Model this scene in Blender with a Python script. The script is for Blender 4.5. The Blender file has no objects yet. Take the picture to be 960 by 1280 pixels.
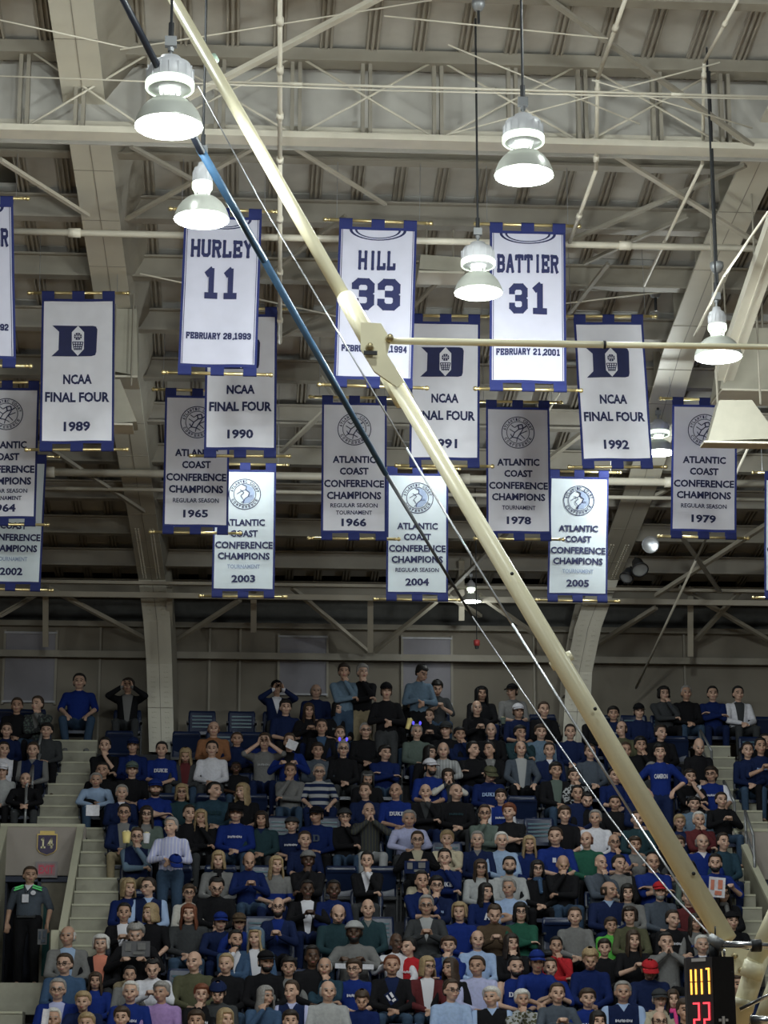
import bpy, bmesh, math, random
import numpy as np
from mathutils import Vector, Matrix, Euler
random.seed(7); rng = np.random.RandomState(3)
SC = bpy.context.scene; COL = SC.collection
# ---------------------------------------------------------------- camera, world, light, exposure
F = 2800.0; PITCH = math.atan(700/2800.0); YAW = math.atan(180/2800.0); CZ = 3.0
cam = bpy.data.cameras.new('camera'); camo = bpy.data.objects.new('camera', cam); COL.objects.link(camo)
camo.location = (0, 0, CZ); camo.rotation_euler = (math.pi/2+PITCH, 0, -YAW)
cam.sensor_fit = 'VERTICAL'; cam.sensor_height = 36; cam.lens = F/1280*36; cam.clip_end = 300
SC.camera = camo
SC.view_settings.view_transform = 'Standard'; SC.view_settings.look = 'None'
SC.view_settings.exposure = 0.0; SC.view_settings.gamma = 1; SC.view_settings.use_curve_mapping = False
W = bpy.data.worlds.new('world'); SC.world = W; W.use_nodes = True
W.node_tree.nodes['Background'].inputs[0].default_value = (.55, .62, .8, 1)
W.node_tree.nodes['Background'].inputs[1].default_value = 0.022
LAMP_W = 400.0           # watts of every high bay lamp of the hall
RM = camo.rotation_euler.to_matrix()
def ray(px, py): return RM @ Vector(((px-480)/F, (640-py)/F, -1))
def P(px, py, Y):
    d = ray(px, py); return Vector((0, 0, CZ)) + d*(Y/d.y)
def pxm(Y, py=640): return (P(481, py, Y)-P(480, py, Y)).length   # metres per pixel at depth Y

# ---------------------------------------------------------------- materials
MATS = {}
def mat(name, col, rough=.6, metal=0, var=.12, scale=8, bump=0, emit=None, es=0, spec=.5, trans=0):
    if name in MATS: return MATS[name]
    m = bpy.data.materials.new(name); m.use_nodes = True; nt = m.node_tree; b = nt.nodes['Principled BSDF']
    b.inputs['Roughness'].default_value = rough; b.inputs['Metallic'].default_value = metal
    b.inputs['Specular IOR Level'].default_value = spec
    c = Vector(col)
    tc = nt.nodes.new('ShaderNodeTexCoord'); nz = nt.nodes.new('ShaderNodeTexNoise')
    nz.inputs['Scale'].default_value = scale; nz.inputs['Detail'].default_value = 4
    nt.links.new(tc.outputs['Object'], nz.inputs['Vector'])
    rp = nt.nodes.new('ShaderNodeValToRGB'); rp.color_ramp.elements[0].position = .3; rp.color_ramp.elements[1].position = .7
    rp.color_ramp.elements[0].color = (*(c*(1-var)), 1); rp.color_ramp.elements[1].color = (*(c*(1+var)), 1)
    nt.links.new(nz.outputs['Fac'], rp.inputs['Fac']); nt.links.new(rp.outputs['Color'], b.inputs['Base Color'])
    if bump:
        bp = nt.nodes.new('ShaderNodeBump'); bp.inputs['Strength'].default_value = bump; bp.inputs['Distance'].default_value = .02
        nt.links.new(nz.outputs['Fac'], bp.inputs['Height']); nt.links.new(bp.outputs['Normal'], b.inputs['Normal'])
    if emit: b.inputs['Emission Color'].default_value = (*emit, 1); b.inputs['Emission Strength'].default_value = es
    MATS[name] = m; return m
def cloth_trans(name, col, t=.25):
    m = mat(name, col, .8, var=.04, scale=5)
    nt = m.node_tree; b = nt.nodes['Principled BSDF']; out = nt.nodes['Material Output']
    tr = nt.nodes.new('ShaderNodeBsdfTranslucent'); tr.inputs[0].default_value = (*col, 1)
    mx = nt.nodes.new('ShaderNodeMixShader'); mx.inputs[0].default_value = t
    nt.links.new(b.outputs[0], mx.inputs[1]); nt.links.new(tr.outputs[0], mx.inputs[2]); nt.links.new(mx.outputs[0], out.inputs[0])
    return m
M_ROOF = mat('roof_deck', (.50, .485, .45), .75, var=.13, scale=2.2)
M_RIB = mat('roof_rib', (.33, .305, .26), .6, var=.08, scale=3)
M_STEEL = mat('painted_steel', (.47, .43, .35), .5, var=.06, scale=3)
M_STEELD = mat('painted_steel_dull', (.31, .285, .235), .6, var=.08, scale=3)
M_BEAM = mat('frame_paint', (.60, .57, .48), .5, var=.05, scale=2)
M_PIPE = mat('pipe_paint', (.66, .62, .52), .45, var=.06, scale=4)
M_DARK = mat('dark_metal', (.03, .032, .036), .5, .4)
M_GREYM = mat('grey_metal', (.26, .27, .28), .45, .5)
M_WALL = mat('block_wall', (.235, .21, .17), .85, var=.06, scale=1.5)
M_SHADE = mat('window_shade', (.27, .26, .29), .8, var=.06, scale=3)
M_CONC = mat('concrete', (.33, .32, .26), .85, var=.12, scale=5, bump=.15)
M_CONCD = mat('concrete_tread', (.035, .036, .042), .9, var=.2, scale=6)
M_PORTAL = mat('portal_wall', (.36, .32, .29), .8, var=.05, scale=2)
M_PORTALS = mat('portal_side', (.31, .30, .23), .8, var=.08, scale=2)
M_CAPST = mat('portal_coping', (.48, .47, .36), .7, var=.05, scale=3)
M_SEAT = mat('seat_plastic', (.008, .017, .055), .35, var=.15, scale=4)
M_SEATT = mat('seat_slat', (.05, .13, .17), .4, var=.15, scale=4)
M_RAIL = mat('rail_steel', (.3, .31, .32), .4, .6)
M_NAVY = cloth_trans('banner_navy', (.018, .028, .15), .2)
M_NAVYP = mat('banner_print', (.010, .014, .075), .7, var=.1)
M_WHITE = cloth_trans('banner_white', (.90, .90, .98), .22); M_WHITEJ = cloth_trans('banner_white_jersey', (.62, .62, .74), .2)
M_WHITE2 = cloth_trans('banner_white_cool', (.85, .94, .99), .3)
M_SEALF = mat('seal_blue', (.30, .37, .52), .8)
M_GOLD = mat('gilt_pole', (.80, .66, .34), .28, .85, var=.1)
M_CREAM = mat('cream_enamel', (.86, .81, .58), .35, var=.05, scale=3)
M_REFL = mat('lamp_reflector', (.50, .52, .48), .3, .2, var=.04)
M_BALL = mat('ballast_housing', (.5, .51, .54), .45, var=.05)
M_GLOW = mat('lamp_lens', (1, 1, 1), .5, emit=(.95, 1, .96), es=14)
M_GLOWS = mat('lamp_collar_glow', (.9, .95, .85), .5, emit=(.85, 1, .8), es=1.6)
M_BULB = mat('lamp_bulb', (1, 1, 1), .5, emit=(1, 1, .9), es=6)
M_SPEAK = mat('speaker_cabinet', (.40, .38, .31), .6, var=.05)
M_BLUEA = mat('blue_strut', (.03, .075, .14), .4, var=.1)
M_CABLE = mat('steel_cable', (.42, .43, .46), .35, .7)
M_CHROME = mat('chrome', (.75, .77, .8), .2, .9)
M_FLOOR = mat('court_wood', (.50, .33, .17), .35, var=.1, scale=3)

# ---------------------------------------------------------------- mesh building
class MB:
    def __init__(s): s.v = []; s.f = []; s.m = []
    def add(s, vs, fs, m=0):
        n = len(s.v); s.v += [tuple(v) for v in vs]; s.f += [tuple(i+n for i in f) for f in fs]; s.m += [m]*len(fs); return s
    def box(s, c, d, m=0, rot=None, taper=1):
        hx, hy, hz = d[0]/2, d[1]/2, d[2]/2; vs = []
        for z in (-1, 1):
            t = taper if z > 0 else 1
            for x, y in ((-1, -1), (1, -1), (1, 1), (-1, 1)):
                v = Vector((x*hx*t, y*hy*t, z*hz))
                if rot is not None: v = rot @ v
                vs.append(v+Vector(c))
        return s.add(vs, [(3,2,1,0),(4,5,6,7),(0,1,5,4),(1,2,6,5),(2,3,7,6),(3,0,4,7)], m)
    def tube(s, p0, p1, r0, r1=None, n=10, m=0, caps=True):
        p0 = Vector(p0); p1 = Vector(p1); r1 = r0 if r1 is None else r1
        a = (p1-p0).normalized(); u = a.orthogonal().normalized(); w = a.cross(u); vs = []
        for p, r in ((p0, r0), (p1, r1)):
            for i in range(n):
                t = 2*math.pi*i/n; vs.append(p+(u*math.cos(t)+w*math.sin(t))*r)
        fs = [(i, (i+1) % n, n+(i+1) % n, n+i) for i in range(n)]
        if caps: fs += [tuple(range(n-1, -1, -1)), tuple(range(n, 2*n))]
        return s.add(vs, fs, m)
    def path(s, pts, r, n=8, m=0):
        for a, b in zip(pts, pts[1:]): s.tube(a, b, r, n=n, m=m)
        return s
    def lathe(s, prof, c=(0,0,0), n=24, m=0, axis='Z', closed=False):
        c = Vector(c); vs = []
        for r, z in prof:
            for i in range(n):
                t = 2*math.pi*i/n; x, y = r*math.cos(t), r*math.sin(t)
                vs.append(c+(Vector((x, y, z)) if axis == 'Z' else Vector((z, x, y)) if axis == 'X' else Vector((x, z, y))))
        fs = [(j*n+i, j*n+(i+1) % n, (j+1)*n+(i+1) % n, (j+1)*n+i) for j in range(len(prof)-1) for i in range(n)]
        return s.add(vs, fs, m)
    def ell(s, c, r, n=10, k=7, m=0, rot=None):
        vs = []; c = Vector(c); fs = []
        for j in range(k+1):
            ph = math.pi*j/k
            for i in range(n):
                t = 2*math.pi*i/n
                v = Vector((r[0]*math.sin(ph)*math.cos(t), r[1]*math.sin(ph)*math.sin(t), r[2]*math.cos(ph)))
                if rot is not None: v = rot @ v
                vs.append(c+v)
        fs = [(j*n+i, (j+1)*n+i, (j+1)*n+(i+1) % n, j*n+(i+1) % n) for j in range(k) for i in range(n)]
        return s.add(vs, fs, m)
    def prism(s, pts, y0, y1, m=0):     # polygon in x,z extruded along y
        n = len(pts); vs = [(x, y0, z) for x, z in pts]+[(x, y1, z) for x, z in pts]
        fs = [tuple(range(n)), tuple(range(2*n-1, n-1, -1))]+[(i, n+i, n+(i+1) % n, (i+1) % n) for i in range(n)]
        return s.add(vs, fs, m)
    def mesh(s, name, mats, smooth=False):
        me = bpy.data.meshes.new(name); me.from_pydata(s.v, [], s.f)
        for x in (mats if isinstance(mats, (list, tuple)) else [mats]): me.materials.append(x)
        me.polygons.foreach_set('material_index', s.m)
        if smooth: me.polygons.foreach_set('use_smooth', [True]*len(s.f))
        me.update(); return me
    def build(s, name, mats, parent=None, smooth=False, loc=None, rot=None, **tags):
        return link(name, s.mesh(name, mats, smooth), parent, loc, rot, **tags)
def link(name, me, parent=None, loc=None, rot=None, **tags):
    o = bpy.data.objects.new(name, me); COL.objects.link(o)
    if parent is not None: o.parent = parent
    if loc is not None: o.location = loc
    if rot is not None: o.rotation_euler = rot
    for k, v in tags.items(): o[k] = v
    return o
def empty(name, loc=(0,0,0), rot=(0,0,0), **tags): return link(name, None, None, loc, rot, **tags)
LABELS = {}
def thing(name, label, cat, loc=(0,0,0), rot=(0,0,0), group=None, me=None):
    o = link(name, me, None, loc, rot, label=label, category=cat)
    if group: o['group'] = group
    return o
def struct(o): o['kind'] = 'structure'; return o

# ---------------------------------------------------------------- lettering
_TC = {}
def text_geo(s, bold=0.0):
    if (s, bold) in _TC: return _TC[(s, bold)]
    cu = bpy.data.curves.new('t', 'FONT'); cu.body = s; cu.size = 1; cu.resolution_u = 2; cu.offset = bold; cu.fill_mode = 'FRONT'
    o = bpy.data.objects.new('t', cu); COL.objects.link(o); dg = bpy.context.evaluated_depsgraph_get(); dg.update()
    me = bpy.data.meshes.new_from_object(o.evaluated_get(dg))
    v = np.array([(p.co.x, p.co.y) for p in me.vertices]); f = [tuple(p.vertices) for p in me.polygons]
    bpy.data.objects.remove(o); bpy.data.curves.remove(cu); bpy.data.meshes.remove(me)
    v -= v.min(0); v /= v.max(0); v -= .5
    _TC[(s, bold)] = (v, f); return v, f
GL = {'H':([[(.5,0),(.5,6)],[(3.5,0),(3.5,6)],[(.5,3),(3.5,3)]],[(.5,.2),(3.5,.2),(.5,5.8),(3.5,5.8)]),
'U':([[(.5,6),(.5,1.1),(1.2,.4),(2.8,.4),(3.5,1.1),(3.5,6)]],[(.5,5.8),(3.5,5.8)]),
'R':([[(.6,0),(.6,6)],[(.6,5.6),(2.9,5.6),(3.5,5),(3.5,3.7),(2.9,3.1),(.6,3.1)],[(2.2,3.1),(3.4,0)]],[(.6,.2),(3.5,.2),(.5,5.8)]),
'L':([[(.7,0),(.7,6)],[(.2,.4),(3.6,.4)],[(3.5,.4),(3.5,1.8)]],[(.7,5.8)]),
'E':([[(.7,0),(.7,6)],[(.2,.4),(3.6,.4),(3.6,1.6)],[(.2,5.6),(3.6,5.6),(3.6,4.4)],[(.7,3),(2.7,3)],[(2.6,2.4),(2.6,3.6)]],[]),
'Y':([[(.5,6),(2,3.2),(3.5,6)],[(2,3.3),(2,0)]],[(.5,5.8),(3.5,5.8),(2,.2)]),
'I':([[(2,0),(2,6)]],[(2,.2),(2,5.8)]),
'B':([[(.7,0),(.7,6)],[(.2,5.6),(2.8,5.6),(3.4,5),(3.4,3.8),(2.8,3.1),(.7,3.1)],[(2.8,3.1),(3.5,2.5),(3.5,1.1),(2.8,.4),(.2,.4)]],[]),
'A':([[(.5,0),(1.8,5.8),(2.2,5.8),(3.5,0)],[(1,2.1),(3,2.1)]],[(.5,.2),(3.5,.2)]),
'T':([[(2,0),(2,6)],[(.3,4.5),(.3,5.6),(3.7,5.6),(3.7,4.5)]],[(2,.2)]),
'F':([[(.7,0),(.7,6)],[(.2,5.6),(3.6,5.6),(3.6,4.4)],[(.7,3),(2.7,3)],[(2.6,2.4),(2.6,3.6)]],[(.7,.2)]),
'D':([[(.7,0),(.7,6)],[(.2,5.6),(2.7,5.6),(3.5,4.8),(3.5,1.2),(2.7,.4),(.2,.4)]],[]),
'K':([[(.6,0),(.6,6)],[(3.4,6),(.9,2.8)],[(1.6,3.6),(3.4,0)]],[(.6,.2),(.6,5.8),(3.3,5.8),(3.4,.2)]),
'N':([[(.6,0),(.6,6)],[(.6,5.8),(3.4,.2)],[(3.4,0),(3.4,6)]],[(.6,.2),(.4,5.8),(3.4,5.8)]),
'C':([[(3.5,4.4),(3.5,4.8),(2.8,5.6),(1.2,5.6),(.5,4.9),(.5,1.1),(1.2,.4),(2.8,.4),(3.5,1.1),(3.5,1.7)]],[]),
'0':([[(1.2,.4),(2.8,.4),(3.5,1.2),(3.5,4.8),(2.8,5.6),(1.2,5.6),(.5,4.8),(.5,1.2),(1.2,.4)]],[]),
'1':([[(2.1,0),(2.1,5.9),(1.0,5.0)],[(.8,.3),(3.4,.3)]],[]),
'2':([[(.5,4.4),(.5,4.9),(1.2,5.6),(2.8,5.6),(3.5,4.9),(3.5,3.6),(.6,1.2),(.5,.4),(3.6,.4)]],[]),
'3':([[(.5,4.3),(.5,4.9),(1.2,5.6),(2.8,5.6),(3.5,4.9),(3.5,3.7),(2.8,3.1),(1.6,3.1)],[(2.8,3.1),(3.5,2.5),(3.5,1.1),(2.8,.4),(1.2,.4),(.5,1.1),(.5,1.7)]],[]),
'4':([[(2.9,0),(2.9,5.9),(.5,2),(3.8,2)]],[(2.9,.2)]),
'8':([[(1.2,3.1),(.5,3.8),(.5,4.9),(1.2,5.6),(2.8,5.6),(3.5,4.9),(3.5,3.8),(2.8,3.1),(1.2,3.1),(.5,2.4),(.5,1.1),(1.2,.4),(2.8,.4),(3.5,1.1),(3.5,2.4),(2.8,3.1)]],[]),
'9':([[(3.5,3.3),(2.9,2.7),(1.2,2.7),(.5,3.4),(.5,4.9),(1.2,5.6),(2.8,5.6),(3.5,4.9),(3.5,1.1),(2.8,.4),(1.2,.4),(.5,1.1)]],[]),
',':([[(1.6,.6),(1.2,-.6)]],[]), ' ':([],[])}
def slab_geo(s, sw=1.0):
    v = []; f = []; x0 = 0
    def quad(a, b, w):
        a = Vector(a); b = Vector(b); d = (b-a); 
        if d.length < 1e-6: return
        d.normalize(); n = Vector((-d.y, d.x))*w/2; a2 = a-d*w*.28; b2 = b+d*w*.28; k = len(v)
        v.extend([tuple(a2-n), tuple(b2-n), tuple(b2+n), tuple(a2+n)]); f.append((k, k+1, k+2, k+3))
    for ch in s:
        st, se = GL[ch]
        for pl in st:
            for a, b in zip(pl, pl[1:]): quad((a[0]+x0, a[1]), (b[0]+x0, b[1]), sw)
        for (x, y) in se: quad((x+x0-.62, y), (x+x0+.62, y), .62)
        x0 += {' ':2.6, ',':2.2, 'I':4.3}.get(ch, 5.0)
    v = np.array(v); v -= v.min(0); v /= v.max(0); return v-.5, f
# ---------------------------------------------------------------- the hall
YW = 38.3                        # back wall
RA, RS = 13.9+CZ, .143           # roof underside: z = RA - RS*Y
def roofz(Y): return RA-RS*Y
RANG = math.atan(RS)
ROWY = [1275,1242,1208,1176,1143,1112,1080,1050,1020,990,963,938,913,888,863]
def rowdepth(k): return 27.3+.7*k
HEADZ = 1.19
rowz = [P(480, y, rowdepth(k)).z-HEADZ for k, y in enumerate(ROWY)]
fl = MB(); fl.box((3, 12, -.05), (60, 54, .1)); struct(fl.build('floor', M_FLOOR))
# terrace of rows
terr = struct(empty('terrace'))
XL, XR = -11.0, 15.0
PORT = [(-3.43, -2.39), (7.55, 8.7)]       # portals (inner faces)
yfr = lambda k: rowdepth(k)-.55
for k in range(15):
    z = rowz[k]; y0 = yfr(k); y1 = y0+.7 if k < 14 else YW
    segs = [(XL, XR)]
    if 4 <= k <= 9: segs = [(XL, PORT[0][0]-.12), (PORT[0][1]+.12, PORT[1][0]-.12), (PORT[1][1]+.12, XR)]
    for a, b in segs:
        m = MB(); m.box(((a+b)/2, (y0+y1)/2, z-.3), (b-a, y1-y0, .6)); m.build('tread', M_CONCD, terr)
m = MB(); m.box(((XL+XR)/2, yfr(0)+.05, (rowz[0]-.1)/2), (XR-XL, .1, rowz[0]-.1)); struct(m.build('trim_1', M_CONC))
# stairs: two steps per row
def stair(x0, x1, k0, k1, nm):
    st = struct(empty(nm))
    for k in range(k0, k1):
        z0 = rowz[k]; z1 = rowz[k+1] if k < 14 else z0+.36
        h = (z1-z0)/2
        for j in (0, 1):
            m = MB(); yy = yfr(k)+.35*j
            m.box(((x0+x1)/2, yy+.35+.15, z0+h*(j+.5)-h/2+.0), (x1-x0, .70, h*1.0+.02)) if False else None
            a, b = z0-.05, z0+h*j+.012
            yb = yfr(k)+.7
            m.box(((x0+x1)/2, (yy+yb)/2, (a+b)/2), (x1-x0, yb-yy, b-a))
            m.box(((x0+x1)/2, yy-.008, b-.012), (x1-x0, .02, .024), 1)
            m.build('step', [M_CONC, M_CAPST], st)
    return st
def rise(x0, x1, k0, k1, nm, up=.22):   # step blocks whose top front edge leads the row edge by one half tread
    st = struct(empty(nm))
    for k in range(k0, k1):
        zl = rowz[k-1] if k > 0 else rowz[0]-.33; zh = rowz[k]; zl += up; zh += up; zm = (zl+zh)/2
        for (ya, yb, zt) in ((yfr(k)-.35, yfr(k), zm), (yfr(k)-.02, yfr(k)+(.35 if k < 14 else .0), zh+.004))[1 if (k == k0 and k0 == 10) else 0:]:
            m = MB(); m.box(((x0+x1)/2, (ya+yb)/2, (zt+zl-up)/2-.02), (x1-x0, yb-ya, zt-zl+up+.04))
            m.box(((x0+x1)/2, ya-.006, zt-.012), (x1-x0, .014, .028), 1)
            m.build('step', [M_CONC, M_CAPST], st)
    return st
rise(-3.1, -2.33, 10, 15, 'stair_1')
rise(-2.30, -1.68, 4, 11, 'stair_2')
rise(-3.6, -2.66, 0, 4, 'stair_3', .27)
rise(7.62, 8.1, 10, 15, 'stair_4')
rise(6.98, 7.38, 4, 11, 'stair_5')
# portals
for n, (a, b) in enumerate(PORT):
    zb = rowz[4]+.27; yh = yfr(10)-.1; zt = rowz[10]+.22
    w = struct(empty('wall_portal.%03d' % n if n else 'wall_portal'))
    m = MB(); m.box(((a+b)/2, yh, (zt+zb+1.70)/2), (b-a+.24, .12, zt-zb-1.70)); m.build('headwall', M_PORTAL, w)
    m = MB(); m.box(((a+b)/2, yh, zt+.02), (b-a+.2, .14, .045)); m.build('coping', M_CAPST, w)
    for xx in (a-.04, b+.04):
        m = MB(); pts = [(yfr(4), zb-.3), (yfr(4), zb+.62), (yfr(5)+.35, rowz[5]+.5), (yh, zt), (yh, zb-.3)]
        vs = [(xx-.04, y, z) for y, z in pts]+[(xx+.04, y, z) for y, z in pts]; q = len(pts)
        m.add(vs, [tuple(range(q)), tuple(range(2*q-1, q-1, -1))]+[(i, q+i, q+(i+1) % q, (i+1) % q) for i in range(q)])
        m.build('side_wall', M_PORTALS, w)
        m = MB()
        for p, r in zip(pts[1:3], pts[2:4]):
            c = Vector((xx, (p[0]+r[0])/2, (p[1]+r[1])/2+.02)); d = Vector((0, r[0]-p[0], r[1]-p[1]))
            m.box(c, (.10, d.length+.03, .05), rot=Matrix.Rotation(math.atan2(d.z, d.y), 3, 'X'))
        m.box((xx, yfr(4)-.012, zb+.31), (.10, .03, .66))
        m.build('coping', M_CAPST, w)
    m = MB(); m.box(((a+b)/2, (yfr(4)+yh+1.5)/2, zb-.2), (b-a, yh+1.5-yfr(4), .4)); m.build('landing', M_CONC, w)
    # dark passage and door behind
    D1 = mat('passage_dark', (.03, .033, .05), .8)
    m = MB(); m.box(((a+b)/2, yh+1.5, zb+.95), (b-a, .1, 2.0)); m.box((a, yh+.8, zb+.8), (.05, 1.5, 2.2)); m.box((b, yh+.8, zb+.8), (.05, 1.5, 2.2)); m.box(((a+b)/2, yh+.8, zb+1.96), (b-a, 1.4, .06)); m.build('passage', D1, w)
    d = struct(empty('door_%d' % (n+1)))
    DN = mat('door_navy', (.012, .02, .055), .5)
    m = MB(); xs = (a+b)/2
    m.box((xs, yh+.02, zb+1.66), (b-a, .07, .10)); m.box((xs-.02, yh+.02, zb+.92), (.05, .07, 1.8)); m.build('door_frame', DN, d)
    m = MB(); m.box((b-.3, yh+.05, zb+.91), (.5, .045, 1.8)); m.build('door_leaf', mat('door_tan', (.17, .15, .11), .6), d)
    m = MB(); m.box((b-.42, yh+.02, zb+.80), (.10, .02, 1.1)); m.build('door_glass', mat('door_pane', (.03, .09, .09), .15), d)
# signs in the left portal
yh = yfr(10)-.17
c = P(59, 1053, yh); s = pxm(yh)
sg = thing('number_sign', 'purple and gold shield sign reading 14 above the portal doorway', 'sign', c)
sh = [(-11,10),(-8,10),(-8,13.5),(8,13.5),(8,10),(11,10),(11,-8),(8,-12),(0,-15.5),(-8,-12),(-11,-8)]
m = MB(); m.prism([(x*s*1.08, z*s*1.0) for x, z in sh], -.02, .0); m.build('gold_border', mat('sign_gold', (.75, .55, .16), .5), sg)
m = MB(); m.prism([(x*s*.98, (z+15)*s*.91-15*s+.008) for x, z in sh if z < 12], -.026, -.019); m.build('shield_face', mat('sign_purple', (.035, .02, .075), .5), sg)
v, f = slab_geo('14', 1.15); m = MB(); m.add([(x*15*s, -.03, z*13*s-.01) for x, z in v], f); m.build('numerals', mat('sign_cream', (.85, .78, .5), .5), sg)
c = P(58, 1087, yh); ex = thing('exit_sign', 'small unlit red EXIT sign under the number shield', 'sign', c)
m = MB(); m.box((0, .01, 0), (26*s, .05, 19*s)); m.build('housing', mat('exit_grey', (.25, .22, .23), .5), ex)
m = MB(); m.box((0, -.017, 0), (21*s, .01, 14*s)); m.build('face_plate', mat('exit_face', (.33, .17, .19), .5), ex)
v, f = text_geo('EXIT', .03); m = MB(); m.add([(x*18*s, -.024, z*10*s) for x, z in v], f); m.build('lettering', mat('exit_red', (.6, .06, .11), .5), ex)
# handrails
def rail(pts, label, post=.8):
    t = thing('handrail', label, 'handrail', (0, 0, 0), group='grey steel handrails on the stand stairs')
    m = MB(); m.path(pts, .022); m.path([p-Vector((0, 0, .3)) for p in pts], .015); m.build('rail', M_RAIL, t, True)
    for p in pts:
        m = MB(); m.tube(p-Vector((0, 0, post)), p, .022); m.build('post', M_RAIL, t, True)
def rp(x, k, h=.85): return Vector((x, yfr(k)+.15, rowz[k]+h))
rail([rp(-3.16, 13), rp(-3.16, 12)], 'grey steel handrail at the head of the left stairs')
rail([rp(-3.18, 11), rp(-3.2, 10)], 'grey steel handrail just above the left portal')
rail([rp(7.5, 13), rp(7.52, 12)], 'grey steel handrail at the head of the right stairs')
rail([rp(7.55, 11, .7), rp(7.55, 10, .7)], 'grey steel handrail halfway down the right stairs')
rail([rp(7.55, 9, .9), rp(7.5, 8, .9)], 'grey steel handrail low beside the right portal wall')
# back wall with shaded windows
m = MB(); ztop = P(480, 786, YW).z; m.box(((XL+XR)/2, YW+.15, (ztop+rowz[14]-.5)/2), (XR-XL, .3, ztop-rowz[14]+.5)); struct(m.build('wall_back', M_WALL))
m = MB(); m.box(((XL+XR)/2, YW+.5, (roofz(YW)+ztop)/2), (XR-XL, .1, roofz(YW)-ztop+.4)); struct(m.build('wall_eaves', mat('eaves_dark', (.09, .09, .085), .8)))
m = MB(); m.box(((XL+XR)/2, YW-.06, ztop), (XR-XL, .2, .09)); struct(m.build('trim_2', M_STEELD))
m = MB(); zr = P(480, 820, YW-.3).z; m.box(((XL+XR)/2, YW-.12, zr), (XR-XL, .2, .10)); m.box(((XL+XR)/2, YW-.2, zr-.055), (XR-XL, .06, .02)); struct(m.build('trim_3', M_STEELD))
for n, (a, b, t, bo) in enumerate([(8, 70, 791, 877), (350, 408, 796, 868), (504, 563, 798, 880)]):
    w = struct(empty('window_%d' % (n+1)))
    p0 = P(a, t, YW-.02); p1 = P(b, t, YW-.02); q = P(a, bo, YW-.02); cx = (p0.x+p1.x)/2; wd = p1.x-p0.x; hh = p0.z-q.z
    m = MB(); m.box((cx, YW-.02, p0.z-hh/2), (wd, .04, hh)); m.build('shade', M_SHADE, w)
    m = MB(); m.box((cx, YW-.045, p0.z), (wd+.05, .05, .035)); m.box((cx, YW-.045, q.z), (wd+.05, .05, .035)); m.build('head_rail', mat('window_rail', (.42, .42, .45), .5), w)
    m = MB(); m.box((p0.x-.02, YW-.03, p0.z-hh/2), (.04, .07, hh+.1)); m.box((p1.x+.02, YW-.03, p0.z-hh/2), (.04, .07, hh+.1)); m.build('window_frame', M_STEELD, w)
m = MB()
for px in (125, 262, 300, 667, 855): 
    x = P(px, 830, YW).x; m.box((x, YW-.03, (ztop+rowz[14])/2), (.035, .06, ztop-rowz[14]))
struct(m.build('trim_4', M_STEELD))
# roof deck: panels, ribs, purlins
ceil = struct(empty('ceiling'))
PUR = [38.4-1.45*k for k in range(11)]+[22.3, 20.7, 19.2]
PUR = sorted(PUR)
RIBX = [-7.2+.50*i for i in range(38)]
pm = {}
Rr = (-RANG, 0, 0)
for y0, y1 in zip(PUR, PUR[1:]):
    d = (y1-y0)/math.cos(RANG)
    key = round(d, 3)
    if key not in pm:
        m = MB(); m.box((0, 0, .03), (.495, d-.02, .05)); pm[key] = m.mesh('roof_panel', M_ROOF)
    for x in RIBX[:-1]:
        Y = (y0+y1)/2; 
        if not (-60 < 300+ (x/Y)*2800 < 1060): continue
        link('roof_panel', pm[key], ceil, (x+.25, Y, roofz(Y)+.02+random.uniform(0, .012)), Rr)
y0, y1 = PUR[0], YW+.8; L = (y1-y0)/math.cos(RANG); Ym = (y0+y1)/2
m = MB(); m.box((-.055, 0, -.012), (.022, L, .05)); m.box((.0, 0, -.012), (.03, L, .06)); m.box((.055, 0, -.012), (.022, L, .05)); m.box((0, 0, .008), (.15, L, .02)); rme = m.mesh('deck_rib', M_RIB)
for x in RIBX: link('deck_rib', rme, ceil, (x, Ym, roofz(Ym)-.0), Rr)
m = MB(); m.box((2, Ym-2, roofz(Ym-2)+.35), (34, L+6, .1), rot=Matrix.Rotation(-RANG, 3, 'X')); struct(m.build('roof_outer', M_STEELD))
for i, Y in enumerate(PUR):
    z = roofz(Y)-.12
    if abs(Y-22.3) < .01: continue
    m = MB(); m.box((2, Y, z-.10), (26, .035, .26)); m.box((2, Y, z-.24), (26, .17, .03)); m.box((2, Y, z+.03), (26, .17, .025)); m.build('purlin', M_STEELD if i % 2 else M_RIB, ceil)
# deep truss across the hall
Yt = 22.3; zt = roofz(Yt)-.08; zb = P(480, 176, Yt).z
tr = struct(empty('truss_main'))
m = MB(); m.box((2, Yt, zt), (24, .22, .14)); m.build('top_chord', M_STEELD, tr)
m = MB(); m.box((2, Yt, zb), (24, .24, .07)); m.box((2, Yt+.08, zb+.09), (24, .03, .16)); m.build('bottom_chord', M_PIPE, tr)
m = MB(); m.box((2, Yt+.3, (zt+zb)/2), (24, .03, zt-zb)); m.build('web_plate', M_ROOF, tr)
xw = [P(px, 120, Yt).x for px in (30, 100, 190, 275, 370, 458, 547, 640, 727, 820, 905)]
for x in xw:
    m = MB(); m.box((x-.04, Yt, (zt+zb)/2), (.04, .1, zt-zb)); m.box((x+.04, Yt, (zt+zb)/2), (.04, .1, zt-zb)); m.build('post', M_STEELD, tr)
for j in range(0, len(xw)-2, 2):
    for a, b in ((zb, zt), (zt, zb)):
        m = MB(); m.tube((xw[j], Yt-.06, a), (xw[j+2], Yt-.06, b), .013, n=6); m.build('tie_rod', M_PIPE, tr, True)
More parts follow.
